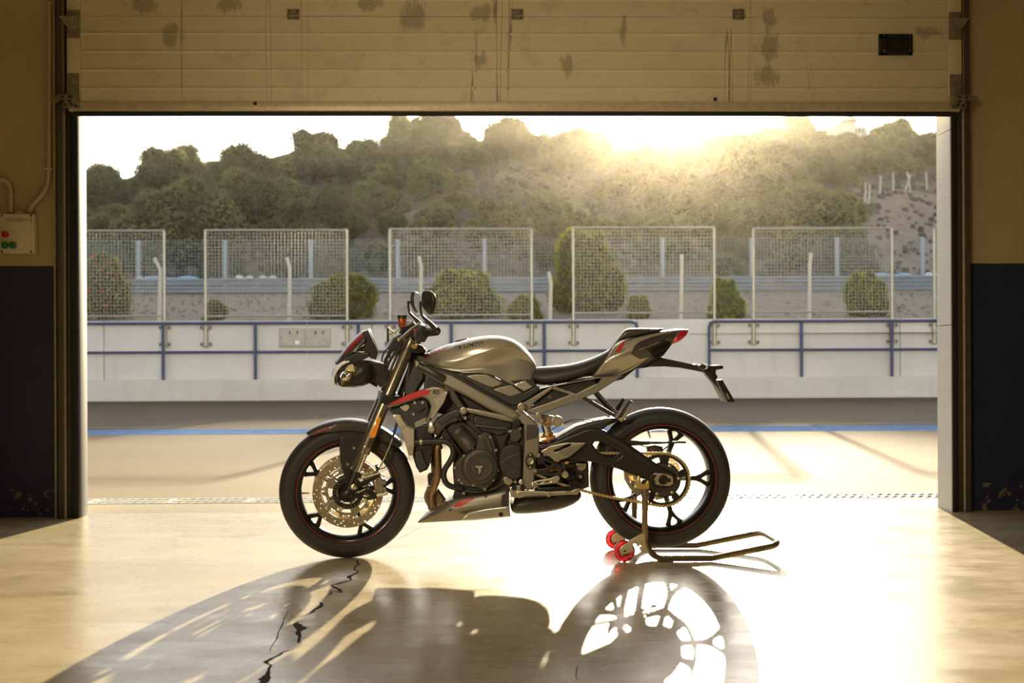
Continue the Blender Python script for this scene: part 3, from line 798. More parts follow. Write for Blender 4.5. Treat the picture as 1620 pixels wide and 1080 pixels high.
# trees of the hillside: the measured ones first, then a scatter that fills the slope
def hill_tree(px0, px1, ytop, D, proto, label, group=None, name='tree'):
    "stands where the slope shows at the foot of the crown"
    c = (px0 + px1) / 2; foot = ytop + .62 * (px1 - px0); D = 198.0
    for d in np.arange(74, 198, 1.0):
        if PY - (ground_z(c, d) - CAM.z) / d * F <= foot: D = float(d); break
    b = at(c, D, -.3); w = (px1 - px0) / 2 / F * D
    h = max(V(c, ytop, D).z - b.z, w * .7)
    hill_D.append((c, D))
    return plant(proto, name, b, (w / .93, w / .93, h / 1.28), random.uniform(0, 6), label, 'tree', group)
hill_D = []
ht = [(110, 215, 268, 150, dark[0], 'dark evergreen tree on the skyline beside the left door rail'), (200, 320, 240, 190, dark[1], 'dark evergreen clump on the skyline with a rounded double top at left'),
      (255, 335, 236, 205, dark[2], 'tall rounded evergreen topping the left skyline'), (320, 445, 240, 215, dark[0], 'broad evergreen on the skyline left of the high ridge tree'), (435, 560, 211, 240, olive[0], 'high olive tree rising on the skyline, left of centre'),
      (520, 640, 226, 260, dark[1], 'flat-topped evergreen just left of the tallest ridge tree'), (600, 690, 181, 230, olive[2], 'tallest ridge tree with gaps in its crown, left half'), (640, 752, 178, 235, dark[2], 'tallest ridge tree, broad right half under the door edge'),
      (755, 862, 193, 312, dark[0], 'hazy flat evergreen on the skyline above the tank'), (850, 960, 208, 318, dark[1], 'low hazy evergreen on the skyline right of the flat one'),
      (1225, 1300, 186, 312, dark[2], 'hazy pointed tree on the skyline right of the sun'), (1370, 1475, 193, 290, olive[0], 'tree crowning the right end of the skyline'), (1430, 1530, 214, 280, dark[1], 'sloping evergreen by the right door jamb'),
      (185, 400, 290, 105, olive[1], 'largest olive tree on the lower slope at the left'), (330, 480, 274, 140, olive[2], 'olive tree on the middle slope left of the bare patch'), (130, 205, 338, 92, olive[3], 'small olive tree at the lower left corner of the slope'),
      (425, 520, 322, 105, olive[0], 'pale olive tree above the second fence panel'), (500, 590, 310, 110, olive[3], 'olive tree low on the slope above the headlight'), (575, 655, 296, 120, olive[1], 'rounded olive tree below the tallest ridge tree, left'),
      (640, 730, 252, 170, olive[2], 'rounded olive tree directly below the tallest ridge tree'), (560, 640, 262, 165, olive[0], 'olive tree on the middle slope left of the ridge tree'), (650, 740, 318, 105, olive[3], 'bright olive tree low on the slope above the mirrors'),
      (730, 850, 318, 98, olive[0], 'wide olive tree low on the slope above the tank'), (810, 880, 220, 260, dark[0], 'dark shrub on the upper slope right of the ridge tree'), (1215, 1360, 292, 110, olive[1], 'wide olive tree low on the slope at the right'), (1140, 1240, 318, 95, olive[2], 'rounded olive tree above the motorcycle tail'),
      (1120, 1260, 262, 150, olive[3], 'hazy olive tree on the sunlit slope right of centre'), (1330, 1420, 216, 210, olive[0], 'olive tree on the upper slope below the white house'), (1255, 1350, 240, 190, dark[1], 'dark tree on the upper slope left of the white house'), (1040, 1135, 300, 120, olive[0], 'olive tree on the slope under the sun glow'), (950, 1030, 270, 150, olive[1], 'hazy olive tree left of the sun glow')]
for a in ht: hill_tree(*a)
boxes = [(c, c, D) for c, D in hill_D]
zones = [('left part of the hillside', 128, 560), ('middle of the hillside', 560, 960), ('right part of the hillside', 960, 1600)]
n = 0
for k in range(900):
    D = 74 * (196 / 74) ** (rng.uniform() ** 0.9); px = rng.uniform(60, 1560)
    bare = (750 < px < 1030 and 95 < D < 190) or (1350 < px < 1600 and 72 < D < 140) or (440 < px < 560 and 125 < D < 160)
    if bare and (px > 1340 or rng.uniform() < 0.95): continue
    if 980 < px < 1150 and D > 160: continue
    w = rng.uniform(1.3, 2.8) * (0.75 + D / 220)
    if any(abs(px - q) < (w * F / D) * 0.75 and abs(D - e) < 9 for q, e in [((x[0]+x[1])/2, x[2]) for x in boxes]): continue
    boxes.append((px - w*F/D, px + w*F/D, D))
    b = at(px, D, -.3); zn = [z for z in zones if z[1] <= px < z[2]] or [zones[0] if px < 128 else zones[2]]
    q = (olive + dark)[int(rng.integers(0, 7))]
    hh = w * rng.uniform(.75, 1.05)
    top = (b.z + 1.28 * hh - CAM.z) / D
    if top > (PY - ridge_py(px) + 14) / F: hh *= 0.6
    plant(q, 'shrub', b, (w, w, hh), rng.uniform(0, 6), 'rounded olive-green shrub among many on the ' + zn[0][0], 'shrub', 'shrubs on the ' + zn[0][0])
    n += 1
    if n >= 230: break
# dry scrub tufts between the trees: nobody could count these
sv, sf = [], []
v0, f0, _ = crown(6, 90, .20, 77, .5)
for k in range(3200):
    D = 74 * (190 / 74) ** rng.uniform(); px = rng.uniform(100, 1540) if k < 2400 else (rng.uniform(-800, 60) if k % 2 else rng.uniform(1560, 2400)); s = rng.uniform(.35, 1.0) * (.6 + D / 250) * (.5 if 1345 < px < 1560 and D < 124 else 1) * (2.6 if k >= 2400 else 1); p = at(px, D)
    base = len(sv) * 360 if False else None
    sv.append(v0 * s + np.array(p)); 
nv = len(v0); allv = np.concatenate(sv); allf = np.concatenate([f0 + i * nv for i in range(len(sv))])
me = bpy.data.meshes.new('dry_scrub'); me.from_pydata(allv.tolist(), [], allf.tolist())
mobj('dry_scrub', me, M_grey, label='grey dry scrub covering the open hillside', cat='scrub', kind='stuff')
# grass on the verge
gv = []
v0, f0, _ = crown(5, 40, .22, 78, .5)
for k in range(900):
    D = rng.uniform(31, 51); px = rng.uniform(60, 1560); gv.append(v0 * rng.uniform(.05, .12) + np.array(at(px, D)))
nv = len(v0); allv = np.concatenate(gv); allf = np.concatenate([f0 + i * nv for i in range(len(gv))])
me = bpy.data.meshes.new('verge_grass'); me.from_pydata(allv.tolist(), [], allf.tolist())
mobj('verge_grass', me, M_grey, label='short dry grass on the verge behind the pit wall', cat='grass', kind='stuff')
# pale stakes on the bare sandy shoulder at the right
for px, yb, yt, ln, lab in ((1369, 318, 288, 0, 'leftmost pale stake on the sandy shoulder'), (1374, 322, 292, 2, 'pale stake close beside the leftmost one'), (1392, 310, 278, 1, 'third pale stake from the left on the sandy shoulder'), (1414, 302, 272, -2, 'bent pale stake in the middle of the row'),
                            (1432, 300, 276, 8, 'left leg of the crossed stakes on the sandy shoulder'), (1442, 304, 272, -7, 'right leg of the crossed stakes on the sandy shoulder'), (1467, 300, 272, -2, 'rightmost pale stake near the door jamb')):
    D = next(float(d) for d in np.arange(74, 198, .5) if PY - (ground_z(px, d) - CAM.z) / d * F <= yb + 4)
    a = at(px, D, -.2); b = V(px + ln, yt, D)
    MB().tube([a, (a + b) / 2 + Vector((.05, 0, 0)), b], .10, 6).obj('stake', M_cpale, None, label=lab, cat='stake', group='stakes on the sandy shoulder')
# the white house on the ridge
D = 206; hc = V(1340, 208, D); M_hw = mat('white_house_wall', (0.8, 0.8, 0.8), .8); M_hr = mat('pale_house_roof', (.62, .55, .5), .8)
hs_ = thing('house', hc, 'white house on the skyline between the trees at right', 'house')
s = D / F
MB().box((hc.x - 28*s, hc.y, hc.z - 34*s), (hc.x + 32*s, hc.y + 30*s, hc.z + 9*s)).obj('house_wall', M_hw, hs_)
MB().box((hc.x - 14*s, hc.y - 2, hc.z - 14*s), (hc.x + 8*s, hc.y + 20*s, hc.z + 13*s)).obj('house_wing', M_hw, hs_)
MB().add([(hc.x - 17*s, hc.y - 3, hc.z + 12*s), (hc.x - 3*s, hc.y - 3, hc.z + 20*s), (hc.x + 11*s, hc.y - 3, hc.z + 12*s), (hc.x - 17*s, hc.y + 20*s, hc.z + 12*s), (hc.x - 3*s, hc.y + 20*s, hc.z + 20*s), (hc.x + 11*s, hc.y + 20*s, hc.z + 12*s)],
         [(0,1,2),(3,5,4),(0,3,4,1),(1,4,5,2),(0,2,5,3)]).obj('house_roof', M_hr, hs_)
for k in range(3):
    MB().box((hc.x + (12 + k*6)*s, hc.y - .3, hc.z - 2*s), (hc.x + (15 + k*6)*s, hc.y + .2, hc.z + 4*s)).obj('house_window', M_seal, hs_)
# ================================================================== the motorcycle
SC = U(811, 573, 0).x - U(810, 573, 0).x           # metres per pixel in the plane of the bike
moto = thing('motorcycle', (U(810, 600, 0).x, 0, 0), 'dark silver naked motorcycle with red stripes, rear wheel raised on a paddock stand', 'motorcycle')
M_silver = mat('satin_silver_paint', (0.46, 0.43, 0.36), 0.28, 0.65, var=0.04, scale=60, coat=0.12)
M_frame = mat('satin_frame_grey', (0.25, 0.225, 0.18), 0.42, 0.7, var=0.05)
M_dgrey = mat('dark_graphite_paint', (0.085, 0.078, 0.068), 0.35, 0.55, var=0.05, coat=0.1)
M_blk = mat('black_plastic', (0.020, 0.018, 0.016), 0.42, var=0.1)
M_sblk = mat('satin_black_metal', (0.026, 0.023, 0.020), 0.36, 0.35, var=0.1)
M_eng = mat('engine_powder_coat', (0.060, 0.052, 0.043), 0.48, 0.35, var=0.12, bump=0.1, bscale=600)
M_eng2 = mat('engine_cast_dark', (0.036, 0.031, 0.026), 0.55, 0.3, var=0.15, bump=0.15, bscale=500)
M_rub = mat('tyre_rubber', (0.024, 0.021, 0.018), 0.62, var=0.1, bump=0.06, bscale=700)
M_hose = mat('rubber_hose', (0.020, 0.018, 0.016), 0.5)
M_rim = mat('black_rim_enamel', (0.014, 0.013, 0.012), 0.25, 0.2, coat=0.2)
M_red = mat('red_accent', (0.52, 0.012, 0.018), 0.35, var=0.05)
M_dred = mat('deep_red_accent', (0.30, 0.016, 0.014), 0.35, var=0.05)
M_stripe = mat('dull_red_pinstripe', (0.24, 0.022, 0.018), 0.45, var=0.05)
M_alu = mat('brushed_aluminium', (0.60, 0.55, 0.45), 0.30, 0.9, var=0.05)
M_alud = mat('warm_cast_aluminium', (0.40, 0.36, 0.27), 0.36, 0.85, var=0.07)
M_chr = mat('polished_chrome', (0.80, 0.77, 0.70), 0.10, 1.0, var=0.02)
M_fork = mat('grey_anodised_fork', (0.27, 0.235, 0.175), 0.28, 0.85, var=0.04)
M_disc = mat('brake_disc_steel', (0.50, 0.42, 0.29), 0.34, 0.9, var=0.10, scale=15)
M_gold = mat('gold_anodised', (0.72, 0.50, 0.20), 0.32, 0.85, var=0.06)
M_chain = mat('gold_chain_plates', (0.66, 0.52, 0.28), 0.30, 0.85, var=0.08)
M_ti = mat('heat_tinted_header', (0.30, 0.20, 0.115), 0.32, 0.85, var=0.25, scale=14)
M_orange = mat('orange_spring', (0.62, 0.22, 0.03), 0.4, 0.2)
M_amber = mat('amber_reflector', (0.85, 0.30, 0.02), 0.22, coat=0.5)
M_seatm = mat('seat_vinyl', (0.026, 0.023, 0.020), 0.52, bump=0.12, bscale=900)
M_lens_red = mat('tail_lens', (0.62, 0.01, 0.03), 0.15, coat=0.6, Transmission_Weight=0.35)
M_fluid = mat('amber_fluid_pot', (0.35, 0.07, 0.015), 0.2, coat=0.5, Transmission_Weight=0.4)
M_mirror = mat('mirror_glass', (0.92, 0.92, 0.92), 0.03, 1.0, var=0.0)
M_refl = mat('lamp_reflector', (0.80, 0.74, 0.58), 0.14, 0.95, var=0.15, scale=60)
M_print = mat('black_print', (0.012, 0.011, 0.010), 0.5)
def glass():
    t = NT('clear_lens')
    a = t.n.new('ShaderNodeBsdfTransparent'); g = t.n.new('ShaderNodeBsdfGlossy'); g.inputs['Roughness'].default_value = 0.04
    fr_ = t.n.new('ShaderNodeFresnel'); fr_.inputs[0].default_value = 1.5; mx = t.n.new('ShaderNodeMixShader')
    t.link(fr_.outputs[0], mx.inputs[0]); t.link(a.outputs[0], mx.inputs[1]); t.link(g.outputs[0], mx.inputs[2]); t.link(mx.outputs[0], t.out.inputs['Surface'])
    return t.m
M_glass = glass()

# front assembly turns 8 degrees to the near side about the raked steering axis
ax = (U(648, 555) - U(560, 770)); ax.y = 0; ax.normalize()
A0 = U(668, 560)
STEER = Frame(Matrix.Translation(A0) @ Matrix.Rotation(R(8), 4, ax) @ Matrix.Translation(-A0))

def flip(v): return Vector((v.x, -v.y, v.z))
def outline(pts, fr, y, smooth=0):
    q = [fr.px(x, z, y) for x, z in pts]
    return catmull(q, smooth, True) if smooth else q
def extrude_curve(outl, holes, half, bev):
    cu = bpy.data.curves.new('c', 'CURVE'); cu.dimensions = '2D'; cu.fill_mode = 'BOTH'
    bev = min(bev, half * .98)
    cu.extrude = max(half - bev, 0.0); cu.bevel_depth = bev; cu.bevel_resolution = 2 if bev > .004 else 1; cu.offset = -bev
    for ring in [outl] + list(holes):
        sp_ = cu.splines.new('POLY'); sp_.points.add(len(ring) - 1)
        for p, c in zip(sp_.points, ring): p.co = (c[0], c[1], 0, 1)
        sp_.use_cyclic_u = True
    o = bpy.data.objects.new('c', cu); me = bpy.data.meshes.new_from_object(o)
    bpy.data.objects.remove(o); bpy.data.curves.remove(cu)
    return me
def flat(name, ring, holes, y0, y1, m, parent, bev=.002, fr=WORLD, sides=(1,), smooth=38):
    "plate in local x,z between y0 and y1"
    half = abs(y1 - y0) / 2; yc = (y0 + y1) / 2; out = []
    for s in sides:
        me = extrude_curve(ring, holes, half, bev)
        for v in me.vertices:
            v.co = fr.M @ Vector((v.co.x, s * (yc - v.co.z), v.co.y))
        if s < 0: me.flip_normals()
        out.append(mobj(name, me, m, parent, smooth))
    return out[0] if len(out) == 1 else out
def plate(name, pts, y0, y1, m, parent=moto, holes=(), bev=.002, smooth=0, fr=WORLD, both=False, yref=None):
    yr = min(y0, y1) if yref is None else yref
    ring = [(p.x, p.z) for p in outline(pts, fr, yr, smooth)]
    hs_ = [[(p.x, p.z) for p in outline(h, fr, yr, smooth)] for h in holes]
    return flat(name, ring, hs_, y0, y1, m, parent, bev, fr, (1, -1) if both else (1,))
def loft(name, st, m, parent=moto, fr=WORLD, sub=2, crease=(), ccap=0.0, smooth=50, closed=True):
    v, rings = [], []
    for sec in st:
        nearp = [fr.px(x, y, -w) for x, y, w in sec]
        ring = [(p, i) for i, p in enumerate(nearp)]
        ring += [(flip(p), i) for i, p in reversed(list(enumerate(nearp))) if sec[i][2] > 1e-6]
        ids = []
        for p, i in ring:
            ids.append(len(v)); v.append(fr.M @ p)
        rings.append((ids, [i for _, i in ring]))
    f = []; cr = {}
    for (a, ia), (b, _) in zip(rings, rings[1:]):
        n = len(a)
        for j in range(n):
            if not closed and ia[j] == len(st[0]) - 1 and ia[(j+1) % n] == len(st[0]) - 1: continue
            f.append([a[j], a[(j+1) % n], b[(j+1) % n], b[j]])
            if ia[j] in crease: cr[(a[j], b[j])] = crease[ia[j]] if isinstance(crease, dict) else 0.7
    if closed: f += [rings[0][0][::-1], rings[-1][0]]
    me = bpy.data.meshes.new(name); me.from_pydata([tuple(p) for p in v], [], f)
    bm = bmesh.new(); bm.from_mesh(me); bmesh.ops.recalc_face_normals(bm, faces=bm.faces[:])
    cl = bm.edges.layers.float.new('crease_edge'); bm.verts.ensure_lookup_table()
    for (a, b), c in cr.items():
        e = bm.edges.get((bm.verts[a], bm.verts[b]))
        if e: e[cl] = c
    if ccap:
        for ids, _ in (rings[0], rings[-1]):
            for i in range(len(ids)):
                e = bm.edges.get((bm.verts[ids[i]], bm.verts[ids[(i+1) % len(ids)]]))
                if e: e[cl] = ccap
    bm.to_mesh(me); bm.free()
    o = mobj(name, me, m, parent, None)
    me.polygons.foreach_set('use_smooth', [True] * len(me.polygons))
    if sub:
        s = o.modifiers.new('sub', 'SUBSURF'); s.levels = sub; s.render_levels = sub
    return o
def rings(name, rs, m, parent=moto, fr=WORLD, seg=24, capa=True, capb=True, sides=(1,), smooth=40):
    "rings of (centre x, centre y, in-plane half axis dx, dy in pixels, half axis in y, y of centre)"
    out = []
    for s in sides:
        b = MB()
        for cx, cy, ax_, ay_, w, yc, *sk in rs:
            c = fr.px(cx, cy, yc); a = fr.px(cx + ax_, cy + ay_, yc) - c
            kx = -sk[0] * SC if sk else 0.0
            for k in range(seg):
                t = 2*math.pi*k/seg
                p = c + a*math.cos(t) + Vector((kx, w, 0))*math.sin(t)
                b.v.append(Vector((p.x, s*p.y, p.z)))
        n = len(rs)
        for i in range(n-1):
            for k in range(seg): b.f.append([i*seg+k, i*seg+(k+1) % seg, (i+1)*seg+(k+1) % seg, (i+1)*seg+k])
        if capa: b.f.append(list(range(seg))[::-1])
        if capb: b.f.append([(n-1)*seg+k for k in range(seg)])
        out.append(b.obj(name, m, parent, smooth, fr))
    return out[0] if len(out) == 1 else out
def pipe(name, pts, r, m, parent=moto, fr=WORLD, smooth=5, seg=10, both=False):
    "pts: (px, py, y); r in metres"
    q = [fr.px(x, y, yl) for x, y, yl in pts]; out = []
    for s in ((1, -1) if both else (1,)):
        b = MB().tube([Vector((p.x, s*p.y, p.z)) for p in q], r, seg, smooth_path=smooth if len(q) > 2 else 0)
        out.append(b.obj(name, m, parent, 50, fr))
    return out[0]
def bolt(px, py, y, r, m=M_alud, parent=moto, fr=WORLD, name='bolt', socket=True, length=.010):
    c = fr.px(px, py, y); r *= SC
    prof = [(0, .0025), (r*.5, .0025), (r*.55, 0), (r*.85, 0), (r, .0018), (r, length)] if socket else [(0, 0), (r*.7, .0006), (r, .003), (r, length)]
    return MB().lathe(prof, c, 14).obj(name, m, parent, 40, fr)
def disc(name, px, py, prof, m, parent=moto, fr=WORLD, seg=48, smooth=35):
    "turned part, profile in metres (r, y absolute)"
    y0 = prof[0][1]; c = fr.px(px, py, y0); c.y = 0
    return MB().lathe(prof, c, seg).obj(name, m, parent, smooth, fr)
def circle(cx, cz, r, n=10, a=0.0):
    return [(cx + r*math.cos(a + 2*math.pi*k/n), cz + r*math.sin(a + 2*math.pi*k/n)) for k in range(n)]

# ------------------------------------------------------------------ wheels
def wheel(name, cpx, Rt, W, fr, angs, parent=moto):
    c = fr.px(cpx[0], cpx[1], 0.0); k = Rt - .078; h = W / 2
    rim = [(k+.007, -.86*h), (k+.007, -.80*h), (k-.008, -.72*h), (k-.013, -.4*h), (k-.015, 0), (k-.013, .4*h), (k-.008, .72*h), (k+.007, .80*h), (k+.007, .86*h),
           (k, .86*h), (k-.014, .72*h), (k-.022, .35*h), (k-.025, 0), (k-.022, -.35*h), (k-.014, -.72*h), (k, -.86*h)]
    w = MB().lathe(rim, c, 96, True).obj(name, M_rim, parent, 40, fr)
    s = (Rt - k)
    tp = [(k+.001, -.76*h), (k+.006, -.88*h), (k+.13*s, -.93*h), (k+.16*s, -.97*h), (k+.19*s, -.975*h), (k+.38*s, -1.0*h), (k+.41*s, -.995*h), (k+.43*s, -1.0*h), (k+.55*s, -.99*h), (k+.70*s, -.90*h), (k+.84*s, -.70*h), (k+.94*s, -.42*h), (Rt-.001, -.15*h)]
    tp = tp + [(r, -y) for r, y in reversed(tp)] + [(k+.03, .6*h), (k+.05, 0), (k+.03, -.6*h)]
    MB().lathe(tp, c, 120, True).obj('tire', M_rub, w, 40, fr)
    for sd in (-1, 1):
        MB().lathe([(k-.0010, sd*.868*h), (k+.0022, sd*.872*h), (k+.0022, sd*.86*h), (k-.0010, sd*.86*h)], c, 96, True).obj('rim_stripe', M_stripe, w, 30, fr)
    for a in angs:
        P = []
        rr = k - .019
        g_ = rr / .203
        half = [(.036, .014), (.075, .0115), (.125, .0098), (.148, .0115), (.166, .0185), (.182, .030), (.2035, .046)]
        inner = [(.2035, .019), (.188, .0115), (.177, .005)]
        half = [(r*g_, t) for r, t in half]; inner = [(r*g_, t) for r, t in inner]
        q = [(r, t) for r, t in half] + [(r, t) for r, t in inner] + [(.171*g_, 0)] + [(r, -t) for r, t in reversed(inner)] + [(r, -t) for r, t in reversed(half)]
        f_ = rr / (k - .019)
        ca, sa = math.cos(R(a)), math.sin(R(a))
        ring = [(c.x + r*ca - t*sa, c.z + r*sa + t*ca) for r, t in q]
        flat('spoke', ring, [], -.016, .016, M_rim, w, .0012, fr)
    MB().lathe([(0, -.055), (.022, -.055), (.024, -.050), (.030, -.040), (.046, -.034), (.048, -.02), (.034, 0), (.048, .02), (.046, .034), (.03, .04), (.024, .055), (0, .055)], c, 32).obj('hub', M_sblk, w, 40, fr)
    va = R(angs[0] + 33)
    MB().cyl(c + Vector((math.cos(va)*(k-.02), 0, math.sin(va)*(k-.02))), c + Vector((math.cos(va)*(k-.055), -.01, math.sin(va)*(k-.055))), .004, 8).obj('valve', M_alu, w, 40, fr)
    return w, c
fwheel, fc = wheel('front_wheel', (550, 775.6), .3025, .120, STEER, [149, 221, 293, 5, 77])
fwheel['label'] = 'front wheel with black five-spoke rim and red pinstripe'
rwheel, rc = wheel('rear_wheel', (1044, 755), .317, .178, WORLD, [71, -1, -73, -145, 143])
rwheel['label'] = 'rear wheel with wide tire and red pinstripe'
def brake_disc(name, parent, c, fr, y, ro, ri, carrier=True, m=M_disc):
    hl = []
    for i in range(30):
        a = 2*math.pi*i/30
        for j, (rr, da) in enumerate(((.80, 0), (.52, .09), (.22, -.06))):
            if (i + j) % 3 == 2: continue
            r_ = ri + (ro - ri)*rr
            hl.append(circle(c.x + r_*math.cos(a+da), c.z + r_*math.sin(a+da), .0033, 8))
    d = flat(name, circle(c.x, c.z, ro, 96), [circle(c.x, c.z, ri, 72)] + hl, y - .0022, y + .0022, m, parent, .0006, fr)
    if carrier:
        out = []
        for i in range(120):
            a = 2*math.pi*i/120; lob = max(0, math.cos(10*a)) ** 3
            r_ = ri - .020 + .022*lob
            out.append((c.x + r_*math.cos(a), c.z + r_*math.sin(a)))
        wins = []
        for i in range(5):
            a0 = R(72*i + 20)
            arc = [a0 + R(t) for t in np.linspace(0, 42, 7)]
            wins.append([(c.x + .088*math.cos(a), c.z + .088*math.sin(a)) for a in arc] + [(c.x + .064*math.cos(a), c.z + .064*math.sin(a)) for a in reversed(arc)])
        flat('carrier', out, [circle(c.x, c.z, .048, 40)] + wins, y - .004, y + .003, M_alud, d, .001, fr)
        for i in range(10):
            a = 2*math.pi*i/10
            p = Vector((c.x + (ri-.002)*math.cos(a), y - .0065, c.z + (ri-.002)*math.sin(a)))
            MB().lathe([(0, .001), (.003, .001), (.0045, 0), (.0068, .001), (.0068, .008)], p, 12).obj('bobbin', M_alu, d, 40, fr)
    return d
for s in (-1, 1): brake_disc('brake_disc', fwheel, fc, STEER, s*.066, .155, .117)
# wheel-speed ring: a band of teeth round the hub
ring = MB().lathe([(.052, -.078), (.068, -.078), (.068, -.075), (.052, -.075)], fc, 64, True)
for i in range(48):
    a = 2*math.pi*i/48
    if i % 16 > 12: continue
    u = Vector((math.cos(a), 0, math.sin(a))); w = Vector((-math.sin(a), 0, math.cos(a)))
    pts = [fc + u*r + w*t + Vector((0, y, 0)) for y in (-.0805, -.077) for r, t in ((.056, -.0014), (.065, -.0014), (.065, .0014), (.056, .0014))]
    ring.add(pts, [(3,2,1,0),(4,5,6,7),(0,1,5,4),(1,2,6,5),(2,3,7,6),(3,0,4,7)])
ring.obj('speed_sensor_ring', M_sblk, fwheel, 30, STEER)
for i in range(24):
    if i in (7, 8, 15, 16, 23): continue
    a = 2*math.pi*i/24
    p = fc + Vector((math.cos(a)*.060, -.081, math.sin(a)*.060))
    MB().lathe([(0, -.0004), (.0022, 0), (.0022, .003)], p, 6).obj('ring_tooth', M_alu, fwheel, 40, STEER)
brake_disc('rear_brake_disc', rwheel, rc, WORLD, .085, .110, .082, False)
# ------------------------------------------------------------------ fork, brakes, fender
fork = pipe('fork_leg', [(651, 538, -.105), (572, 728, -.105)], .0268, M_fork, fr=STEER, seg=24)
fork2 = pipe('fork_leg', [(651, 538, .105), (572, 728, .105)], .0268, M_fork, fr=STEER, seg=24)
# (the far leg is placed by mirroring the near one, so that the fork is symmetric)
def leg_mesh(pa, pb, r, m, parent, name, seg=24, y=-.105):
    a, b = STEER.px(pa[0], pa[1], -.105), STEER.px(pb[0], pb[1], -.105)
    for s in (-1, 1):
        p, q = Vector((a.x, -s*a.y if s > 0 else a.y, a.z)), Vector((b.x, -s*b.y if s > 0 else b.y, b.z))
        MB().tube([p, q], r, seg).obj(name, m, (fork if s < 0 else fork2), 40, STEER)
bpy.data.objects.remove(fork); bpy.data.objects.remove(fork2)
def fork_tube(s):
    a, b = STEER.px(651, 538, -.105), STEER.px(575, 716, -.105)
    if s > 0: a, b = flip(a), flip(b)
    return MB().tube([a, a + (b-a)*.10, a + (b-a)*.11, a + (b-a)*.50, a + (b-a)*.515, a+(b-a)*.93, a+(b-a)*.935, a+(b-a)*.965, a+(b-a)*.97, b], [.024, .024, .0262, .0262, .0272, .0272, .0285, .0285, .0272, .0272], 28).obj('fork_leg', M_fork, moto, 30, STEER)
fork, fork2 = fork_tube(-1), fork_tube(1)
leg_mesh((576, 714), (560, 753), .0215, M_chr, None, 'stanchion')
leg_mesh((564, 745), (551, 781), .0262, M_sblk, None, 'fork_foot')
leg_mesh((653.5, 533), (650, 541), .021, M_alu, None, 'fork_cap')
for s, o in ((-1, fork), (1, fork2)):
    c = STEER.px(551.5, 782, -.135)
    if s > 0: c = flip(c)
    MB().lathe([(0, 0), (.006, 0), (.007, -s*-.002), (.019, -s*-.002 if s > 0 else .002), (.022, .03 if s < 0 else -.03), (.022, .05 if s < 0 else -.05)], c, 24).obj('axle_clamp', M_sblk, o, 35, STEER)
bolt(550.9, 782.5, -.139, 3.2, M_sblk, fork, STEER, 'axle_end')
bolt(559.5, 770.5, -.136, 4.6, M_alu, fork, STEER, 'pinch_bolt', socket=False)
# amber reflector on the near leg
plate('side_reflector', [(597.2, 659.5), (601, 659), (603.2, 662), (594.0, 691), (590, 693), (586, 692.5), (584.5, 689)], -.138, -.130, M_amber, fork, fr=STEER, bev=.003)
# triple clamps
plate('lower_triple_clamp', [(600, 636), (604, 622), (618, 625), (640, 628), (638, 645), (614, 642)], -.135, .135, M_sblk, fr=STEER, bev=.006)
plate('upper_triple_clamp', [(634, 546), (648, 541), (668, 546), (676, 556), (660, 560), (640, 556)], -.125, .125, M_sblk, fr=STEER, bev=.006)
pipe('steering_stem', [(668, 548, 0), (634, 632, 0)], .026, M_sblk, fr=STEER)
# fork guard plates and front fender
def fender():
    n = 36; out = []
    prof = [(.026, -.071), (.012, -.074), (-.004, -.071), (-.013, -.055), (-.0175, -.03), (-.019, 0)]
    prof = prof + [(a, -b) for a, b in reversed(prof[:-1])]
    th = .003; b = MB(); a0, a1 = 41, 124
    m = len(prof)
    for layer in (0, 1):
        for i in range(n + 1):
            t = i / n; a = R(a0 + (a1 - a0) * t)
            taper = min(1, (1 - t) * 3.2 + .12) if t > .69 else 1
            tapb = min(1, t * 4 + .25)
            for d, y in prof:
                dd = d if d < 0 else d * taper * tapb
                wy = y * (0.55 + .45 * min(1, taper + .1))
                r = .3055 - dd - (th if layer else 0)
                b.v.append(fc + Vector((r*math.cos(a), wy, r*math.sin(a))))
    q = (n + 1) * m
    for i in range(n):
        for j in range(m - 1):
            b.f.append([i*m+j, i*m+j+1, (i+1)*m+j+1, (i+1)*m+j]); b.f.append([q+i*m+j, q+(i+1)*m+j, q+(i+1)*m+j+1, q+i*m+j+1])
        for j in (0, m-1): b.f.append([i*m+j, (i+1)*m+j, q+(i+1)*m+j, q+i*m+j])
    for i in (0, n):
        for j in range(m-1): b.f.append([i*m+j, i*m+j+1, q+i*m+j+1, q+i*m+j])
    return b.obj('front_fender', M_dgrey, moto, 50, STEER)
fend = fender()
plate('fender_stay', [(541, 690), (556, 688), (580, 690), (576, 716), (562, 750), (551, 768), (544, 752), (538, 728), (537, 704)], -.085, -.078, M_blk, fend, fr=STEER, bev=.003, both=True)
plate('fender_rear_skirt', [(598, 690), (615, 690), (628, 697), (637, 705), (621, 703.5), (606, 699), (596, 696)], -.073, -.066, M_blk, fend, fr=STEER, both=True)
for x, y in ((560, 708.5), (550, 734), (557, 740)): bolt(x, y, -.0875, 2.6, M_alu, fend, STEER)
MB().lathe([(.2975, -.0728), (.3035, -.0695), (.3035, -.0685), (.2975, -.0718)], fc, 24, True, R(97), R(119)).obj('fender_stripe', M_dred, fend, 40, STEER)
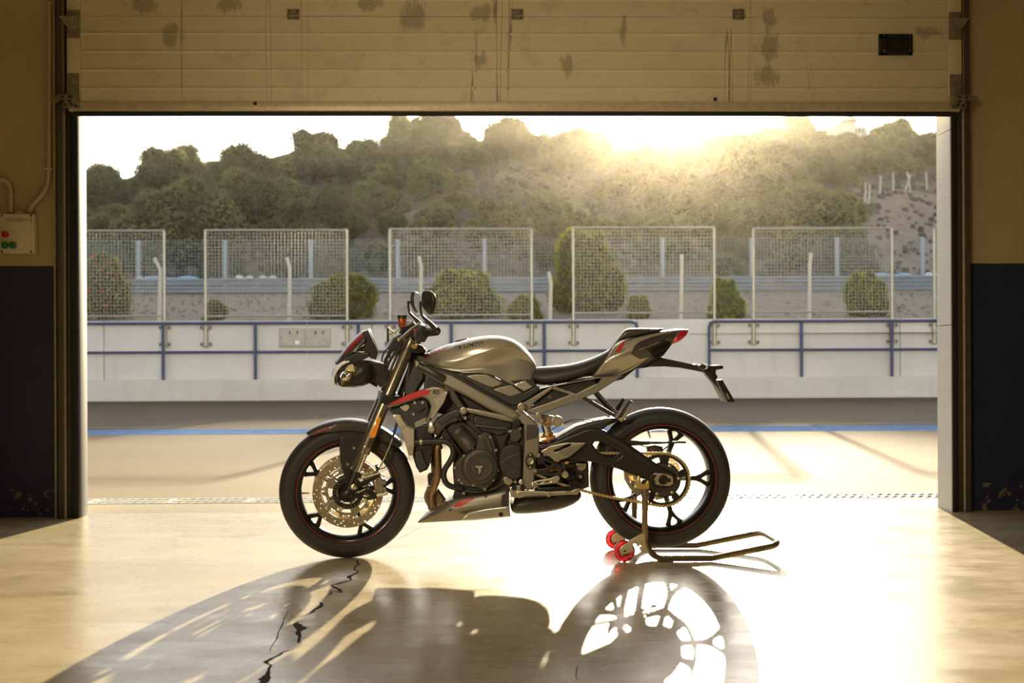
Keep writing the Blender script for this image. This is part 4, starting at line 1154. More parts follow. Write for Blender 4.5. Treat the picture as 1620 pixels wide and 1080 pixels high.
# brake calipers (near one fully seen, far one mirrored)
def caliper(s):
    sd = (1,) if s < 0 else (-1,)
    def pl(name, pts, y0, y1, m, par, holes=(), bev=.003, smooth=0):
        ring = [(p.x, p.z) for p in outline(pts, STEER, min(y0, y1), smooth)]
        h_ = [[(p.x, p.z) for p in outline(h, STEER, min(y0, y1), smooth)] for h in holes]
        return flat(name, ring, h_, y0, y1, m, par, bev, STEER, sd)
    body = pl('brake_caliper', [(591, 757), (597, 753), (602, 752), (605, 758), (607, 768), (607, 778), (604, 783), (598, 783), (596, 776), (594.5, 766)], -.105, -.035, M_alud, moto, bev=.006)
    pl('caliper_window', [(592, 760), (596, 758), (598.5, 768), (598, 779), (595, 778)], -.109, -.10, M_disc, body)
    pl('caliper_bridge', [(604, 757), (610, 759), (611, 765), (607, 767)], -.098, -.04, M_alu, body)
    pl('caliper_bridge', [(606, 772), (611, 774), (611, 781), (606, 782)], -.098, -.04, M_alu, body)
    pl('caliper_bracket', [(563, 776), (575, 775), (579, 772), (588, 775), (596, 782), (597, 788), (585, 791), (571, 787), (560, 789)], -.118, -.104, M_sblk, body, holes=[[(570, 780), (579, 779), (586, 784), (578, 787)]])
    pl('caliper_bracket', [(558, 760), (572, 762), (590, 753), (600, 747), (604, 750), (593, 758), (580, 767), (566, 772)], -.118, -.104, M_sblk, body, bev=.002)
    for a, b, r in (((566, 758, -.12), (602, 747.5, -.12), .005), ((596, 784, -.115), (613, 780, -.115), .0075), ((565, 779, -.122), (578, 773.5, -.122), .0035)):
        p, q = STEER.px(*a), STEER.px(*b)
        if s > 0: p, q = flip(p), flip(q)
        MB().tube([p, q], r, 10).obj('caliper_pin', M_alu, body, 40, STEER)
    return body
cal = caliper(-1); caliper(1)
for x, y in ((607, 763.5), (612, 779), (601, 757), (603, 774), (580, 761)): bolt(x, y, -.112, 2.4, M_alu, cal, STEER)
pipe('brake_hose', [(597, 745, -.11), (604, 733, -.12), (612, 716, -.12), (621, 694, -.11), (627, 672, -.10), (633, 650, -.08), (640, 620, -.07)], .0038, M_alud, fr=STEER)
pipe('hose_sleeve', [(620.5, 694, -.11), (624.5, 681, -.107), (628, 668, -.10)], .0062, M_blk, fr=STEER)
pipe('banjo', [(590, 752, -.115), (597, 744, -.115), (600, 740, -.115)], .006, M_sblk, cal, fr=STEER)
pipe('sensor_lead', [(602, 742, -.10), (610, 738, -.10), (613, 728, -.11), (614, 715, -.11)], .002, M_hose, fr=STEER)

# ------------------------------------------------------------------ headlights, fly screen, clocks
for s in (1, -1):
    hd_ = rings('headlight', [(588, 590, 0, 11, .030, -.088), (584, 590, -1, 17, .046, -.090), (575, 591, -3, 20, .056, -.093, 3), (564, 592, -6, 21, .060, -.096, 7), (550, 592.5, -9.5, 19.5, .058, -.098, 11), (549, 592, -9, 18.6, .055, -.098, 11)], M_blk, fr=STEER, seg=32, capb=False, sides=(s,))
    rings('reflector', [(551, 592.5, -9, 18.4, .054, -.098, 11), (556, 593, -6, 14, .042, -.094, 8), (563, 594, -3, 7, .022, -.088, 3)], M_refl, hd_, STEER, 28, False, True, (s,))
    rings('projector', [(554, 597, -4, 8.5, .026, -.104, 5), (548, 595, -4.2, 8.6, .026, -.110, 5), (543, 593, -3, 6.5, .018, -.114, 4), (541, 592, -.6, 1.5, .004, -.115, 0)], M_chr, hd_, STEER, 24, True, True, (s,))
    rr = []
    for k in range(7):
        t = R(90 * k / 6.3); n_ = 17.5
        rr.append((548.5 - n_*math.sin(t)*1.05, 592.3 - n_*math.sin(t)*.18, -9.4*math.cos(t) - .01, 19.2*math.cos(t) + .02, .057*math.cos(t) + .0005, -.098 - .028*math.sin(t), 11*math.cos(t)))
    rings('lens', rr, M_glass, hd_, STEER, 32, False, True, (s,), 60)
    q = [STEER.px(x, y, yy) for x, y, yy in ((528.5, 608, -.120), (527.5, 597, -.124), (532.5, 585.5, -.132), (541, 575.5, -.138), (552.5, 571.5, -.135))]
    MB().tube([Vector((p.x, s*p.y, p.z)) for p in q], [.003, .006, .0078, .0078, .004], 12, smooth_path=5).obj('running_light', mat('white_light_guide', (.85, .86, .9), .12, coat=.6), hd_, 50, STEER)
    q = [STEER.px(x, y, yy) for x, y, yy in ((534, 605, -.146), (535, 595, -.150), (541, 585, -.153), (550, 578, -.148))]
    MB().tube([Vector((p.x, s*p.y, p.z)) for p in q], [.002, .004, .0045, .002], 8, smooth_path=5).obj('lamp_trim', M_blk, hd_, 50, STEER)
plate('headlight_bracket', [(583, 571), (598, 573), (611, 577), (618, 590), (612, 606), (602, 613), (592, 604), (584, 606)], -.075, .075, M_blk, fr=STEER, bev=.006)
plate('horn', [(583, 597), (590, 600), (598, 608), (596, 613), (586, 607), (578, 604)], -.06, .06, M_sblk, fr=STEER, bev=.004)
scr_ = loft('fly_screen', [[(529, 574, 0), (530, 575, .035), (531.5, 576.5, .05), (533, 578, .045)],
                          [(546, 546.5, 0), (547.5, 549, .065), (551, 562, .098), (549, 569, .085)],
                          [(562, 531, 0), (563, 534, .075), (567, 549, .112), (564, 560, .095)],
                          [(575, 520.5, 0), (576, 523, .078), (579, 537, .104), (576, 550, .088)]], M_dgrey, fr=STEER, sub=2, crease={2: .6}, ccap=.8)
plate('clock_pod', [(577, 524), (583, 522), (598, 556), (595, 569), (586, 566), (577, 556), (571, 556)], -.085, .085, M_blk, fr=STEER, bev=.005)
pipe('pod_rim', [(577, 524, -.088), (583.5, 520.5, -.088), (586, 524, -.088), (599, 557, -.088), (597, 567, -.088)], .0026, M_alu, fr=STEER, smooth=0)
plate('screen_bracket', [(544, 569), (560, 559), (583, 559), (586, 563), (571, 571), (552, 577)], -.10, .10, M_blk, fr=STEER, bev=.004)
pipe('screen_strut', [(560, 556, -.105), (568, 550, -.10), (577, 545, -.095)], .003, M_alud, fr=STEER)
pipe('screen_strut', [(560, 556, -.105), (572, 558, -.10), (583, 560, -.095)], .003, M_alud, fr=STEER)

# ------------------------------------------------------------------ handlebar, controls, mirrors
def both(name, pts, r, m, parent, fr=STEER, smooth=5, seg=12):
    q = [fr.px(*p) for p in pts]; o = []
    for s in (1, -1):
        o.append(MB().tube([Vector((p.x, s*p.y, p.z)) for p in q], r, seg, smooth_path=smooth if len(q) > 2 else 0).obj(name, m, parent, 50, fr))
    return o
bar = both('handlebar', [(653, 541, 0), (653, 540, -.06), (655, 534, -.12), (662, 527, -.20), (690, 523.5, -.37)], [.0145, .0145, .014, .0115, .011], M_sblk, moto, smooth=6)
both('grip', [(670, 526.2, -.245), (690.5, 523.6, -.372)], .0190, M_hose, moto, smooth=0, seg=20)
for s in (1, -1):
    e = STEER.px(691.5, 523.8, -.385); e = Vector((e.x, s*e.y, e.z)); d_ = -s
    ec = MB().lathe([(0, .004*s), (.004, .004*s), (.005, 0), (.012, 0), (.0155, .003*s), (.0155, .018*s)], e, 20).obj('bar_end', M_sblk, moto, 35, STEER)
    MB().lathe([(0, -.002*s), (.0045, -.002*s), (.006, 0), (.006, .004*s)], e, 10).obj('bar_end_screw', M_alu, ec, 35, STEER)
bar_clamp = plate('bar_clamp', [(644, 548), (650, 536), (662, 534), (668, 546), (662, 553)], -.05, .05, M_sblk, fr=STEER, bev=.004)
for s in (1, -1):
    q = [STEER.px(*p) for p in ((691.5, 524, -.378), (682, 513, -.378), (673, 504.5, -.378), (667.5, 498, -.378), (665.6, 489, -.378), (665.2, 479, -.378))]
    st_ = MB().tube([Vector((p.x, s*p.y, p.z)) for p in q], [.0125, .0095, .0070, .0062, .0058, .0062], 10, smooth_path=4).obj('mirror_stalk', M_sblk, moto, 50, STEER)
    hub_ = STEER.px(666.5, 479, -.378); hub_ = Vector((hub_.x, s*hub_.y, hub_.z))
    MB().tube([hub_ + Vector((-.010, 0, .001)), hub_ + Vector((.016, s*.0, .0))], .0062, 10).obj('mirror_knuckle', M_sblk, st_, 40, STEER)
    # mirror head: plate in its own plane, facing back and inwards
    al = R(24); nrm = Vector((math.cos(al), s*math.sin(al), 0)); tg = Vector((-math.sin(al)*s, math.cos(al), 0)) * (-s)
    prof = [(-.050, -.002), (-.045, .036), (-.026, .047), (.012, .045), (.044, .030), (.054, .004), (.046, -.026), (.022, -.052), (-.006, -.044), (-.034, -.026)]
    prof = [(p.x, p.z) for p in catmull([Vector((a, 0, b)) for a, b in prof], 4, True)]
    cen = hub_ + Vector((.030, 0, .004))
    def place(me):
        for v in me.vertices:
            v.co = STEER.M @ (cen + tg*v.co.x + Vector((0, 0, v.co.y)) + nrm*v.co.z)
        return me
    me = extrude_curve(prof, [], .009, .006)
    mh = mobj('mirror', place(me), M_sblk, moto, 50)
    me = extrude_curve([(a*.90, b*.90) for a, b in prof], [], .0012, .0005)
    for v in me.vertices: v.co.z += .0090
    mobj('mirror_glass', place(me), M_mirror, mh, 40)
# controls
plate('switch_gear', [(660, 520), (668, 514), (676, 518), (679, 530), (672, 541), (662, 542), (655, 532)], -.285, -.195, M_blk, fr=STEER, bev=.006, both=True)
plate('red_switch', [(654.5, 521), (659, 520), (660, 525), (656, 526)], -.292, -.285, M_dred, fr=STEER)
plate('lever_perch', [(640, 528), (650, 519), (664, 511), (668, 516), (656, 527), (645, 537)], -.20, -.165, M_sblk, fr=STEER, bev=.005, both=True)
both('lever', [(664, 511.5, -.21), (655, 518, -.25), (645, 526.5, -.29), (637, 533, -.33), (630, 537.5, -.36)], [.006, .0065, .006, .0055, .006], M_alu, moto)
both('clutch_cable', [(640, 531, -.19), (628, 545, -.16), (614, 560, -.14), (608, 574, -.12), (612, 590, -.10), (618, 600, -.09)], .004, M_hose, moto)
pipe('wire_bundle', [(648, 545, -.10), (632, 552, -.12), (618, 568, -.12), (612, 585, -.11), (616, 604, -.09), (625, 625, -.07)], .007, M_hose, fr=STEER)
pipe('wire_bundle', [(650, 540, .08), (630, 540, .10), (616, 556, .10), (611, 574, .09), (615, 600, .06)], .006, M_hose, fr=STEER)
pipe('fluid_hose', [(637, 519, .10), (630, 530, .08), (622, 548, .06), (615, 566, .05)], .004, M_hose, fr=STEER)
plate('cable_guide', [(622, 535), (634, 528), (640, 538), (634, 552), (620, 556), (612, 552)], -.10, .08, M_blk, fr=STEER, bev=.006)
res = STEER.px(636.5, 517, .15)
pot = MB().tube([res, res + Vector((0, 0, .044))], [.0185, .0205], 20).obj('brake_fluid_pot', M_fluid, moto, 40, STEER)
MB().tube([res + Vector((0, 0, .040)), res + Vector((0, 0, .055))], .0225, 20).obj('pot_cap', M_sblk, pot, 40, STEER)
MB().tube([res + Vector((0, 0, -.012)), res + Vector((0, 0, .002))], [.010, .017], 16).obj('pot_base', M_sblk, pot, 40, STEER)
plate('pot_bracket', [(632, 517), (642, 517), (648, 528), (640, 532)], .12, .135, M_sblk, fr=STEER)
plate('brake_lever_guard', [(612, 520), (614.5, 517), (616, 548), (612, 552)], .12, .135, M_sblk, fr=STEER)
pipe('guard_stay', [(614.5, 518, .125), (620, 523, .12), (627, 528, .12)], .003, M_alud, fr=STEER)
disc('fork_top_nut', 656, 548, [(0, -.14), (.010, -.14), (.012, -.136), (.012, -.12)], M_gold, fr=STEER)

# ------------------------------------------------------------------ tank and trims
TK = [(661, 570, 571, 572, 573.5, .02, .035, .04, .035), (668, 561, 567, 571, 576, .055, .085, .09, .08), (689, 550, 561, 571, 580, .085, .125, .135, .12),
      (717, 539.5, 556, 573, 588, .10, .15, .162, .15), (745, 531.5, 548, 565, 589.5, .105, .16, .170, .155), (773, 528, 541, 555, 590, .10, .145, .166, .135),
      (795, 529.6, 538, 547, 602, .09, .125, .150, .11), (815, 537, 542, 549, 612.5, .08, .11, .130, .115), (830, 549, 552.5, 557, 620, .065, .09, .112, .115), (841, 561, 564, 567, 613, .05, .07, .09, .10), (849, 577, 579, 581, 598, .03, .045, .06, .075)]
C2 = [573, 573.5, 577, 584, 583, 572, 563, 563, 567, 575, 585]
st = []
for (x, t0, t1, c1, b, w0, w1, wc, wb), c2 in zip(TK, C2):
    kk = float(np.interp(x, [700, 745, 800, 835, 849], [0, 1, 1, .35, 0]))       # how deep the knee recess is
    st.append([(x, t0, 0), (x, t0 + (t1-t0)*.35, w0), (x, t1, w1), (x, c1, wc), (x, c2, wc*.985 - .024*kk), (x, c2*.55 + b*.45, (wc*.5 + wb*.5) - .004 - .016*kk), (x, b, wb + .012*kk)])
tank = loft('fuel_tank', st, M_silver, sub=3, crease={3: .62, 4: .40, 6: .8}, ccap=.3)
tank['label'] = 'satin silver fuel tank with black lettering'
plate('tank_side_trim', [(722, 590), (745, 590.5), (772, 590.5), (786, 598), (801, 606.5), (828, 622), (846, 612), (854, 611), (853, 618), (832, 632), (818, 641), (806, 640), (770, 620), (735, 600)], -.142, -.118, M_blk, bev=.005, both=True)
plate('side_insert', [(736, 594.5), (752, 591.5), (768.5, 591.5), (784, 598.5), (798, 606.5), (790, 610), (778, 613.5), (758.5, 606)], -.150, -.135, M_frame, bev=.006, both=True)
plate('side_insert', [(779, 616), (790, 612.5), (808.5, 608.5), (827, 621.5), (806, 627.5)], -.150, -.135, M_frame, bev=.005, both=True)
plate('tank_rear_badge', [(811, 608), (831, 601.5), (844, 612), (829, 619.5)], -.136, -.115, M_silver, bev=.006, both=True)
plate('tank_underlay', [(660, 572), (690, 580), (730, 590), (790, 602), (845, 600), (852, 615), (838, 646), (815, 655), (765, 633), (715, 606), (680, 594)], -.12, .12, M_blk, bev=.006)
disc('filler_cap', 737, 533, [(0, -.03), (0, .0)], M_sblk, seg=8)
bpy.data.objects.remove(bpy.data.objects['filler_cap'])
cpos = U(730, 536, 0)
MB().lathe([(0, -.006), (.030, -.006), (.034, 0), (.034, .02)], (0, 0, 0), 32).xf(Matrix.Translation(cpos + Vector((0, 0, -.009))) @ Matrix.Rotation(R(-14), 4, 'Y') @ Matrix.Rotation(R(-90), 4, 'X')).obj('filler_cap', M_sblk, tank, 35)

# decals wrapped on painted surfaces
def surface(o):
    bpy.context.view_layer.update()
    return BVHTree.FromObject(o, bpy.context.evaluated_depsgraph_get())
def wrap(name, pix, faces, bvh, m, parent, off=.0009):
    v = []
    for x, y in pix:
        d = ray(x, y).normalized(); h = bvh.ray_cast(CAM, d)
        v.append((h[0] if h[0] else U(x, y, -.13)) - d*off)
    return mesh(name, v, faces, m, parent, 60)
def wrap_poly(name, pts, bvh, m, parent, cuts=5, off=.0009):
    bm = bmesh.new(); vs_ = [bm.verts.new((x, y, 0)) for x, y in pts]; bm.faces.new(vs_)
    bmesh.ops.triangulate(bm, faces=bm.faces[:])
    for _ in range(3): bmesh.ops.subdivide_edges(bm, edges=[e for e in bm.edges if e.calc_length() > 3.0], cuts=1, use_grid_fill=True); bmesh.ops.triangulate(bm, faces=bm.faces[:])
    bm.verts.index_update(); pix = [(v.co.x, v.co.y) for v in bm.verts]; fs = [[v.index for v in f.verts] for f in bm.faces]; bm.free()
    return wrap(name, pix, fs, bvh, m, parent, off)
def wrap_text(s, x0, y0, x1, y1, h, bvh, m, parent, bold=.0, name='lettering', slant=0.25):
    v, f = text_mesh(s, 1.0, bold); xs_ = [a.x for a in v]; lo, hi = min(xs_), max(xs_)
    d = Vector((x1 - x0, y1 - y0)); u = d.normalized(); n_ = Vector((u.y, -u.x))
    pix = []
    for a in v:
        t = (a.x - lo) / (hi - lo); p = Vector((x0, y0)) + d*t + n_*(a.y*h) + u*(a.y*h*slant); pix.append((p.x, p.y))
    return wrap(name, pix, f, bvh, m, parent)
bt = surface(tank)
wrap_text('TRIUMPH', 717, 555, 764, 544, 8.5, bt, M_print, tank, .015)
wrap_poly('tank_stripe', [(669, 564), (680, 557.5), (691, 552.5), (703, 548), (715, 545), (704, 552), (692, 558), (681, 562), (672, 567)], bt, M_dred, tank)
bs = surface(scr_)
wrap_poly('screen_stripe', [(545, 559), (553, 546), (563, 535), (573.5, 526), (574.5, 533), (566, 541), (556, 551), (547.5, 560)], bs, M_dred, scr_)

# ------------------------------------------------------------------ frame
SPAR = [(655, 568), (664, 570), (690, 585), (715, 593), (763, 620), (815, 648), (826, 658), (812, 664.5), (770, 646), (738, 627.5), (715, 616), (695, 607), (672, 592), (656, 582)]
plate('frame_spar', SPAR, -.155, -.105, M_frame, bev=.012, both=True)
pipe('head_brace', [(662, 577, -.15), (690, 592, -.155), (703, 600, -.15)], .017, M_dgrey, both=True)
plate('frame_strut', [(733, 643.5), (765, 649), (800, 656.5), (816, 660), (816, 669), (799, 666), (765, 658.5), (738, 652)], -.150, -.125, M_frame, bev=.008, both=True)
plate('engine_hanger', [(702, 610), (709, 608), (718, 616), (728, 633), (739, 648), (733, 652), (724, 647), (713, 630)], -.148, -.125, M_dgrey, bev=.006, both=True)
PIV = [(808, 651), (821, 646.5), (838, 659), (849, 669), (853, 678), (853.5, 714), (848, 723), (846, 750), (845, 775), (828, 774), (826, 765), (827.5, 734), (829.5, 697), (829, 672), (811, 660)]
pv = plate('pivot_plate', PIV, -.150, -.115, M_frame, bev=.007, both=True)[0]
plate('pivot_plate_recess', [(831, 671), (846, 672), (851, 681), (850, 692), (832, 697)], -.154, -.148, M_dgrey, pv, bev=.003)
plate('pivot_cover', [(838.8, 715), (843, 717), (846.8, 727), (846.8, 731), (843, 740), (838.8, 743), (834.6, 740), (830.8, 731), (830.8, 727), (834.6, 717)], -.158, -.148, M_sblk, pv, bev=.003)
disc('pivot_bolt', 838.8, 729, [(0, -.160), (.008, -.160), (.009, -.164), (.014, -.165), (.017, -.161), (.017, -.15)], M_alud, pv)
for y in (719, 739): bolt(838.8, y, -.162, 2.2, M_alud, pv)
plate('head_stock', [(650, 556), (676, 560), (672, 600), (655, 628), (636, 628), (640, 600)], -.06, .06, M_blk, bev=.012)
SUB = [(826, 637), (834, 632.5), (852, 622), (872, 611), (905, 603.5), (940, 597), (986, 593.5), (965, 608), (944, 621), (905, 637.5), (875, 648), (853, 656), (842, 655), (833, 651), (826, 647)]
H1 = [(873.5, 615.5), (901.5, 624), (875, 634), (848, 643.5), (838.5, 647), (845, 637)]
H2 = [(879, 611), (915, 604), (949, 599), (943, 606.5), (911, 622.5)]
plate('subframe', SUB, -.128, -.100, M_frame, holes=[H1, H2], bev=.005, both=True)
plate('subframe_panel', [(846, 640), (875, 613), (945, 597), (972, 597), (944, 619), (902, 636), (853, 650)], -.10, -.085, M_blk, bev=.003, both=True)
plate('battery_box', [(850, 616), (900, 606), (945, 600), (935, 620), (870, 646), (848, 646)], -.08, .08, M_blk, bev=.006)
for x, y, r, yy in ((825, 643.5, 6.4, -.160), (733, 649.5, 5.6, -.160), (682.5, 679, 5.8, -.158), (817, 668, 6.6, -.158), (852, 657, 5.2, -.14), (855.5, 665, 4.4, -.14)):
    b_ = bolt(x, y, yy, r, M_alud if r != 6.6 else M_sblk, name='frame_bolt', length=.02)
    for k in range(5):
        a = 2*math.pi*k/5 + .3; q = U(x, y, yy) + Vector((math.cos(a)*r*SC*.68, -.0002, math.sin(a)*r*SC*.68))
        MB().lathe([(0, -.0004), (r*SC*.14, 0), (r*SC*.14, .002)], q, 6).obj('bolt_hole', M_print, b_)
bolt(869.5, 627.5, -.102, 2.6, M_alu)
# ------------------------------------------------------------------ seat and tail
seat = loft('seat', [[(849, 579, 0), (847, 583, .08), (841, 592, .105), (839, 601, .105)], [(868, 578, 0), (866, 581, .11), (858, 599, .138), (852, 613, .118)], [(900, 575.5, 0), (898, 579, .122), (891, 596, .143), (887, 607, .120)],
                     [(930, 567.5, 0), (928, 572, .115), (920, 589, .138), (915, 601, .118)], [(955, 557, 0), (952, 562, .10), (943, 579, .128), (936, 597, .10)], [(972, 546.5, 0), (969, 552, .082), (957, 571, .115), (944, 594, .09)]], M_seatm, sub=3, crease={2: .3}, ccap=.5)
hump = loft('pillion_cover', [[(967, 550, 0), (966, 551.5, .06), (964, 555, .08)], [(988, 520, 0), (987, 523, .062), (982, 540, .088)], [(994, 518, 0), (993, 521, .062), (990, 538, .088)], [(1012, 517, 0), (1011, 520, .062), (1005, 533, .084)], [(1050, 518.5, 0), (1049, 520, .05), (1046, 524, .064)]], M_dgrey, sub=2, crease={1: .6}, ccap=.7)
tail = loft('tail_cowl', [[(972, 547.5, 0), (970, 550, .085), (956, 571, .122), (936, 596.5, .100)], [(990, 535.5, 0), (988, 539, .090), (976, 564, .128), (959, 597, .098)], [(1015, 529, 0), (1013, 533, .085), (1003, 556, .118), (984, 595, .082)],
                          [(1045, 522, 0), (1043, 526, .072), (1034, 544, .098), (1013, 577, .066)], [(1072, 518.5, 0), (1071, 522, .060), (1065, 532, .074), (1052, 552, .050)], [(1078, 519, 0), (1077, 522, .057), (1071, 533, .068), (1062, 546.5, .046)]], M_silver, sub=2, crease={2: .75, 1: .5, 3: .8}, ccap=.9)
loft('tail_light', [[(1077, 519.5, 0), (1076, 522, .056), (1070, 533, .066), (1061, 546.5, .045)], [(1084, 519.5, 0), (1083, 522, .050), (1078, 532, .060), (1068, 545, .042)], [(1091, 520.5, 0), (1090, 522, .040), (1086, 530, .046), (1077, 540, .036)]], M_lens_red, tail, sub=2, crease={2: .6}, ccap=.8)
btl = surface(tail)
wrap_poly('tail_stripe', [(972.5, 557), (981, 546), (989.5, 539.8), (983.5, 552.5), (979, 556.5)], btl, M_red, tail)
wrap_text('STREET', 973, 563, 991, 553.5, 5.2, btl, M_print, tail, .0)
wrap_poly('tail_panel', [(998.5, 560), (1003, 547), (1012, 540), (1030, 533), (1052, 527.5), (1073, 523.5), (1068, 533), (1062, 546), (1048, 556), (1036, 563), (1012, 568)], btl, M_dgrey, tail)
wrap_poly('tail_vent', [(1004.5, 549), (1010, 542), (1030, 534), (1048, 529.5), (1034, 537), (1018, 545.5)], btl, M_blk, tail, off=.0022)
plate('undertail', [(978, 596), (1000, 584), (1040, 560), (1062, 546), (1050, 562), (1020, 577), (1005, 584), (985, 600), (960, 606), (945, 606)], -.06, .06, M_blk, bev=.004)
# plate hanger, number plate, rear indicators
hg = plate('plate_hanger', [(1004, 584), (1018, 575), (1030, 567), (1040, 563), (1052, 566.5), (1075, 571.5), (1098, 576.5), (1122, 577.5), (1130, 578), (1131, 586), (1129, 590), (1116, 589.5), (1098, 585.5), (1075, 581.5), (1053, 579.5), (1030, 580)], -.028, .028, M_blk, bev=.004)
plate('plate_light', [(1119, 578), (1141, 577.5), (1144.5, 579.5), (1144, 583), (1133, 585), (1132.5, 591), (1135, 594), (1135, 600), (1131, 600), (1126, 588)], -.035, .035, M_sblk, hg, bev=.002)
plate('plate_bracket', [(1114.6, 588.5), (1129, 589), (1133.5, 600), (1140, 612), (1153, 636), (1150, 636), (1137, 615)], -.030, .030, M_blk, hg, bev=.002)
plate('number_plate', [(1134, 601), (1143, 600.5), (1163.5, 635.5), (1152, 636)], -.085, .085, M_sblk, hg, bev=.001)
plate('plate_fixing', [(1148, 622), (1151, 622), (1155, 631), (1152, 631)], -.088, .0, M_alu, hg)
for s in (1, -1):
    q = [WORLD.px(x, y, yy) for x, y, yy in ((1104, 580, -.03), (1108, 579.5, -.07), (1112, 580, -.115), (1115, 580.5, -.125))]
    MB().tube([Vector((p.x, s*p.y, p.z)) for p in q], [.006, .008, .0135, .006], 12, smooth_path=4).obj('indicator', M_blk, hg, 50)
    e = WORLD.px(1115.5, 580, -.10); e = Vector((e.x, s*e.y, e.z))
    MB().tube([e + Vector((-.006, 0, 0)), e + Vector((.010, 0, 0))], [.013, .009], 12).obj('indicator_lens', mat('clear_indicator', (.85, .82, .75), .12, coat=.5), hg, 50)

# ------------------------------------------------------------------ engine
blk = plate('engine_block', [(706, 668), (728, 645), (770, 655), (812, 662), (832, 672), (832, 772), (806, 778), (760, 782), (730, 779), (718, 768), (716, 742), (718, 714), (712, 700), (704, 690)], -.115, .115, M_eng2, bev=.012)
blk['label'] = 'dark cast engine block'
plate('airbox', [(672, 590), (700, 602), (730, 622), (770, 645), (812, 664), (806, 672), (770, 664), (735, 650), (700, 655), (680, 650), (670, 620)], -.09, .09, M_blk, bev=.01)
plate('cylinder_head', [(684, 672), (690, 662), (704, 654), (722, 645.5), (735, 652), (736, 662), (722, 668), (710, 672), (700, 682), (692, 692), (686, 684)], -.145, .145, M_eng, blk, bev=.010)
plate('head_rib', [(692, 668), (706, 658), (724, 650), (730, 656), (712, 664), (700, 672)], -.150, -.14, M_eng2, blk, bev=.004)
plate('cylinder_barrel', [(696, 686), (714, 670), (734, 666), (764, 690), (752, 714), (730, 722), (712, 706)], -.128, .128, M_eng2, blk, bev=.008)
for k in range(4):
    a, b = (700 + k*9, 690 + k*7.5), (716 + k*9, 674 + k*7.5)
starter = MB().tube([U(721, 680, -.15), U(724.5, 684, -.15), U(725, 684.6, -.15), U(735, 696, -.15), U(735.6, 696.7, -.15), U(746, 709, -.15)], [.033, .0365, .035, .035, .0365, .036], 24).obj('starter_motor', M_eng, blk, 35)
pipe('coolant_pipe', [(701, 676, -.16), (712, 694, -.165), (722, 707, -.165), (729, 718, -.16)], .0058, M_sblk, blk)
pipe('coolant_pipe', [(724, 657, -.155), (730, 666, -.155)], .009, M_sblk, blk)
case = plate('alternator_case', [(717.5, 745), (720, 733), (727, 724), (736, 719), (750, 713), (756, 692), (761, 685.5), (768, 683), (776, 686), (781, 694), (784, 708), (786, 722), (789.5, 742), (785, 757), (775, 768.5), (767, 776), (756, 771), (745, 770), (732, 768), (722, 760)], -.168, -.105, M_eng, blk, bev=.006)
plate('case_lobe', [(752, 712), (757, 695), (762, 688), (768, 687), (774, 692), (778, 704), (781, 722), (774, 716), (764, 712)], -.180, -.165, M_eng, blk, bev=.006)
plate('case_rib', [(764, 692), (772, 703), (776, 716), (772, 714), (766, 706)], -.184, -.176, M_eng2, blk, bev=.002)
disc('alternator_cover', 759, 738.6, [(0, -.1955), (.040, -.1955), (.042, -.1975), (.054, -.1985), (.057, -.196), (.058, -.190), (.066, -.189), (.074, -.186), (.080, -.178), (.081, -.160)], M_eng, blk, seg=64)
cv = [o for o in blk.children if o.name.startswith('alternator_cover')][0]
TR = lambda a, b: (690 + a/7.2, 640 + b/7.2)
plate('emblem', [TR(438, 697), TR(536, 697), TR(524, 716), TR(508, 722), TR(507, 772), TR(489, 792), TR(481, 776), TR(481, 724), TR(455, 716)], -.1998, -.195, M_alu, cv, bev=.0006)
plate('emblem_back', [TR(420, 684), TR(560, 684), TR(492, 812)], -.1988, -.195, M_print, cv, bev=.0006)
pipe('emblem_edge', [(*TR(440, 696), -.1998), (*TR(538, 696), -.1998), (*TR(492, 792), -.1998)], .0009, M_alu, cv, smooth=0, seg=6)
spr = plate('sprocket_cover', [(788, 734), (789.5, 720), (793, 709), (801, 704.5), (810, 702), (824, 704.5), (826, 730), (825, 755), (815, 760), (805, 757), (795, 750)], -.165, -.11, M_eng2, blk, bev=.010)
plate('cover_ridge', [(793, 731), (800, 724), (823, 714), (823, 718), (803, 727), (797.5, 731), (803, 737), (823, 746), (823, 750), (800, 739)], -.170, -.163, M_eng, spr, bev=.002)
for x, y in ((734, 720.6), (719.5, 740), (726, 759), (730.5, 764), (748.7, 767), (767, 773.5), (780, 759), (787, 743.5), (784, 725.5), (784.5, 712), (775.6, 691.5), (759.7, 690.5)): bolt(x, y, -.176, 2.4, M_alud, case, length=.014)
for x, y, yy in ((747, 708, -.18), (735.6, 661, -.16), (733.4, 780, -.13), (807, 682, -.15), (822.5, 678, -.14), (802, 751, -.16), (815, 762, -.16)): bolt(x, y, yy, 2.8, M_alud, blk, length=.014)
plate('throttle_bodies', [(750, 656), (790, 662), (812, 668), (806, 684), (790, 690), (760, 682), (748, 668)], -.125, .125, M_blk, blk, bev=.008)
pipe('fuel_rail', [(752, 673, -.13), (775, 676, -.132), (800, 678, -.13)], .006, M_dgrey, blk)
pipe('breather_hose', [(800, 672, -.13), (803, 684, -.14), (798, 698, -.14), (800, 706, -.13)], .005, M_hose, blk)
plate('heat_shield', [(806, 680), (822, 676), (826, 690), (818, 700), (808, 698)], -.14, -.12, M_eng, blk, bev=.004)
plate('oil_sump', [(720, 770), (790, 774), (806, 772), (800, 800), (740, 802), (716, 788)], -.10, .10, M_eng2, blk, bev=.010)
pipe('oil_cooler_hose', [(735, 776, -.14), (752, 778, -.145), (775, 775, -.145), (795, 766, -.14)], .006, M_sblk, blk)
plate('gear_linkage', [(796, 756), (806, 752), (812, 762), (806, 768), (798, 764)], -.15, -.135, M_alud, blk, bev=.002)
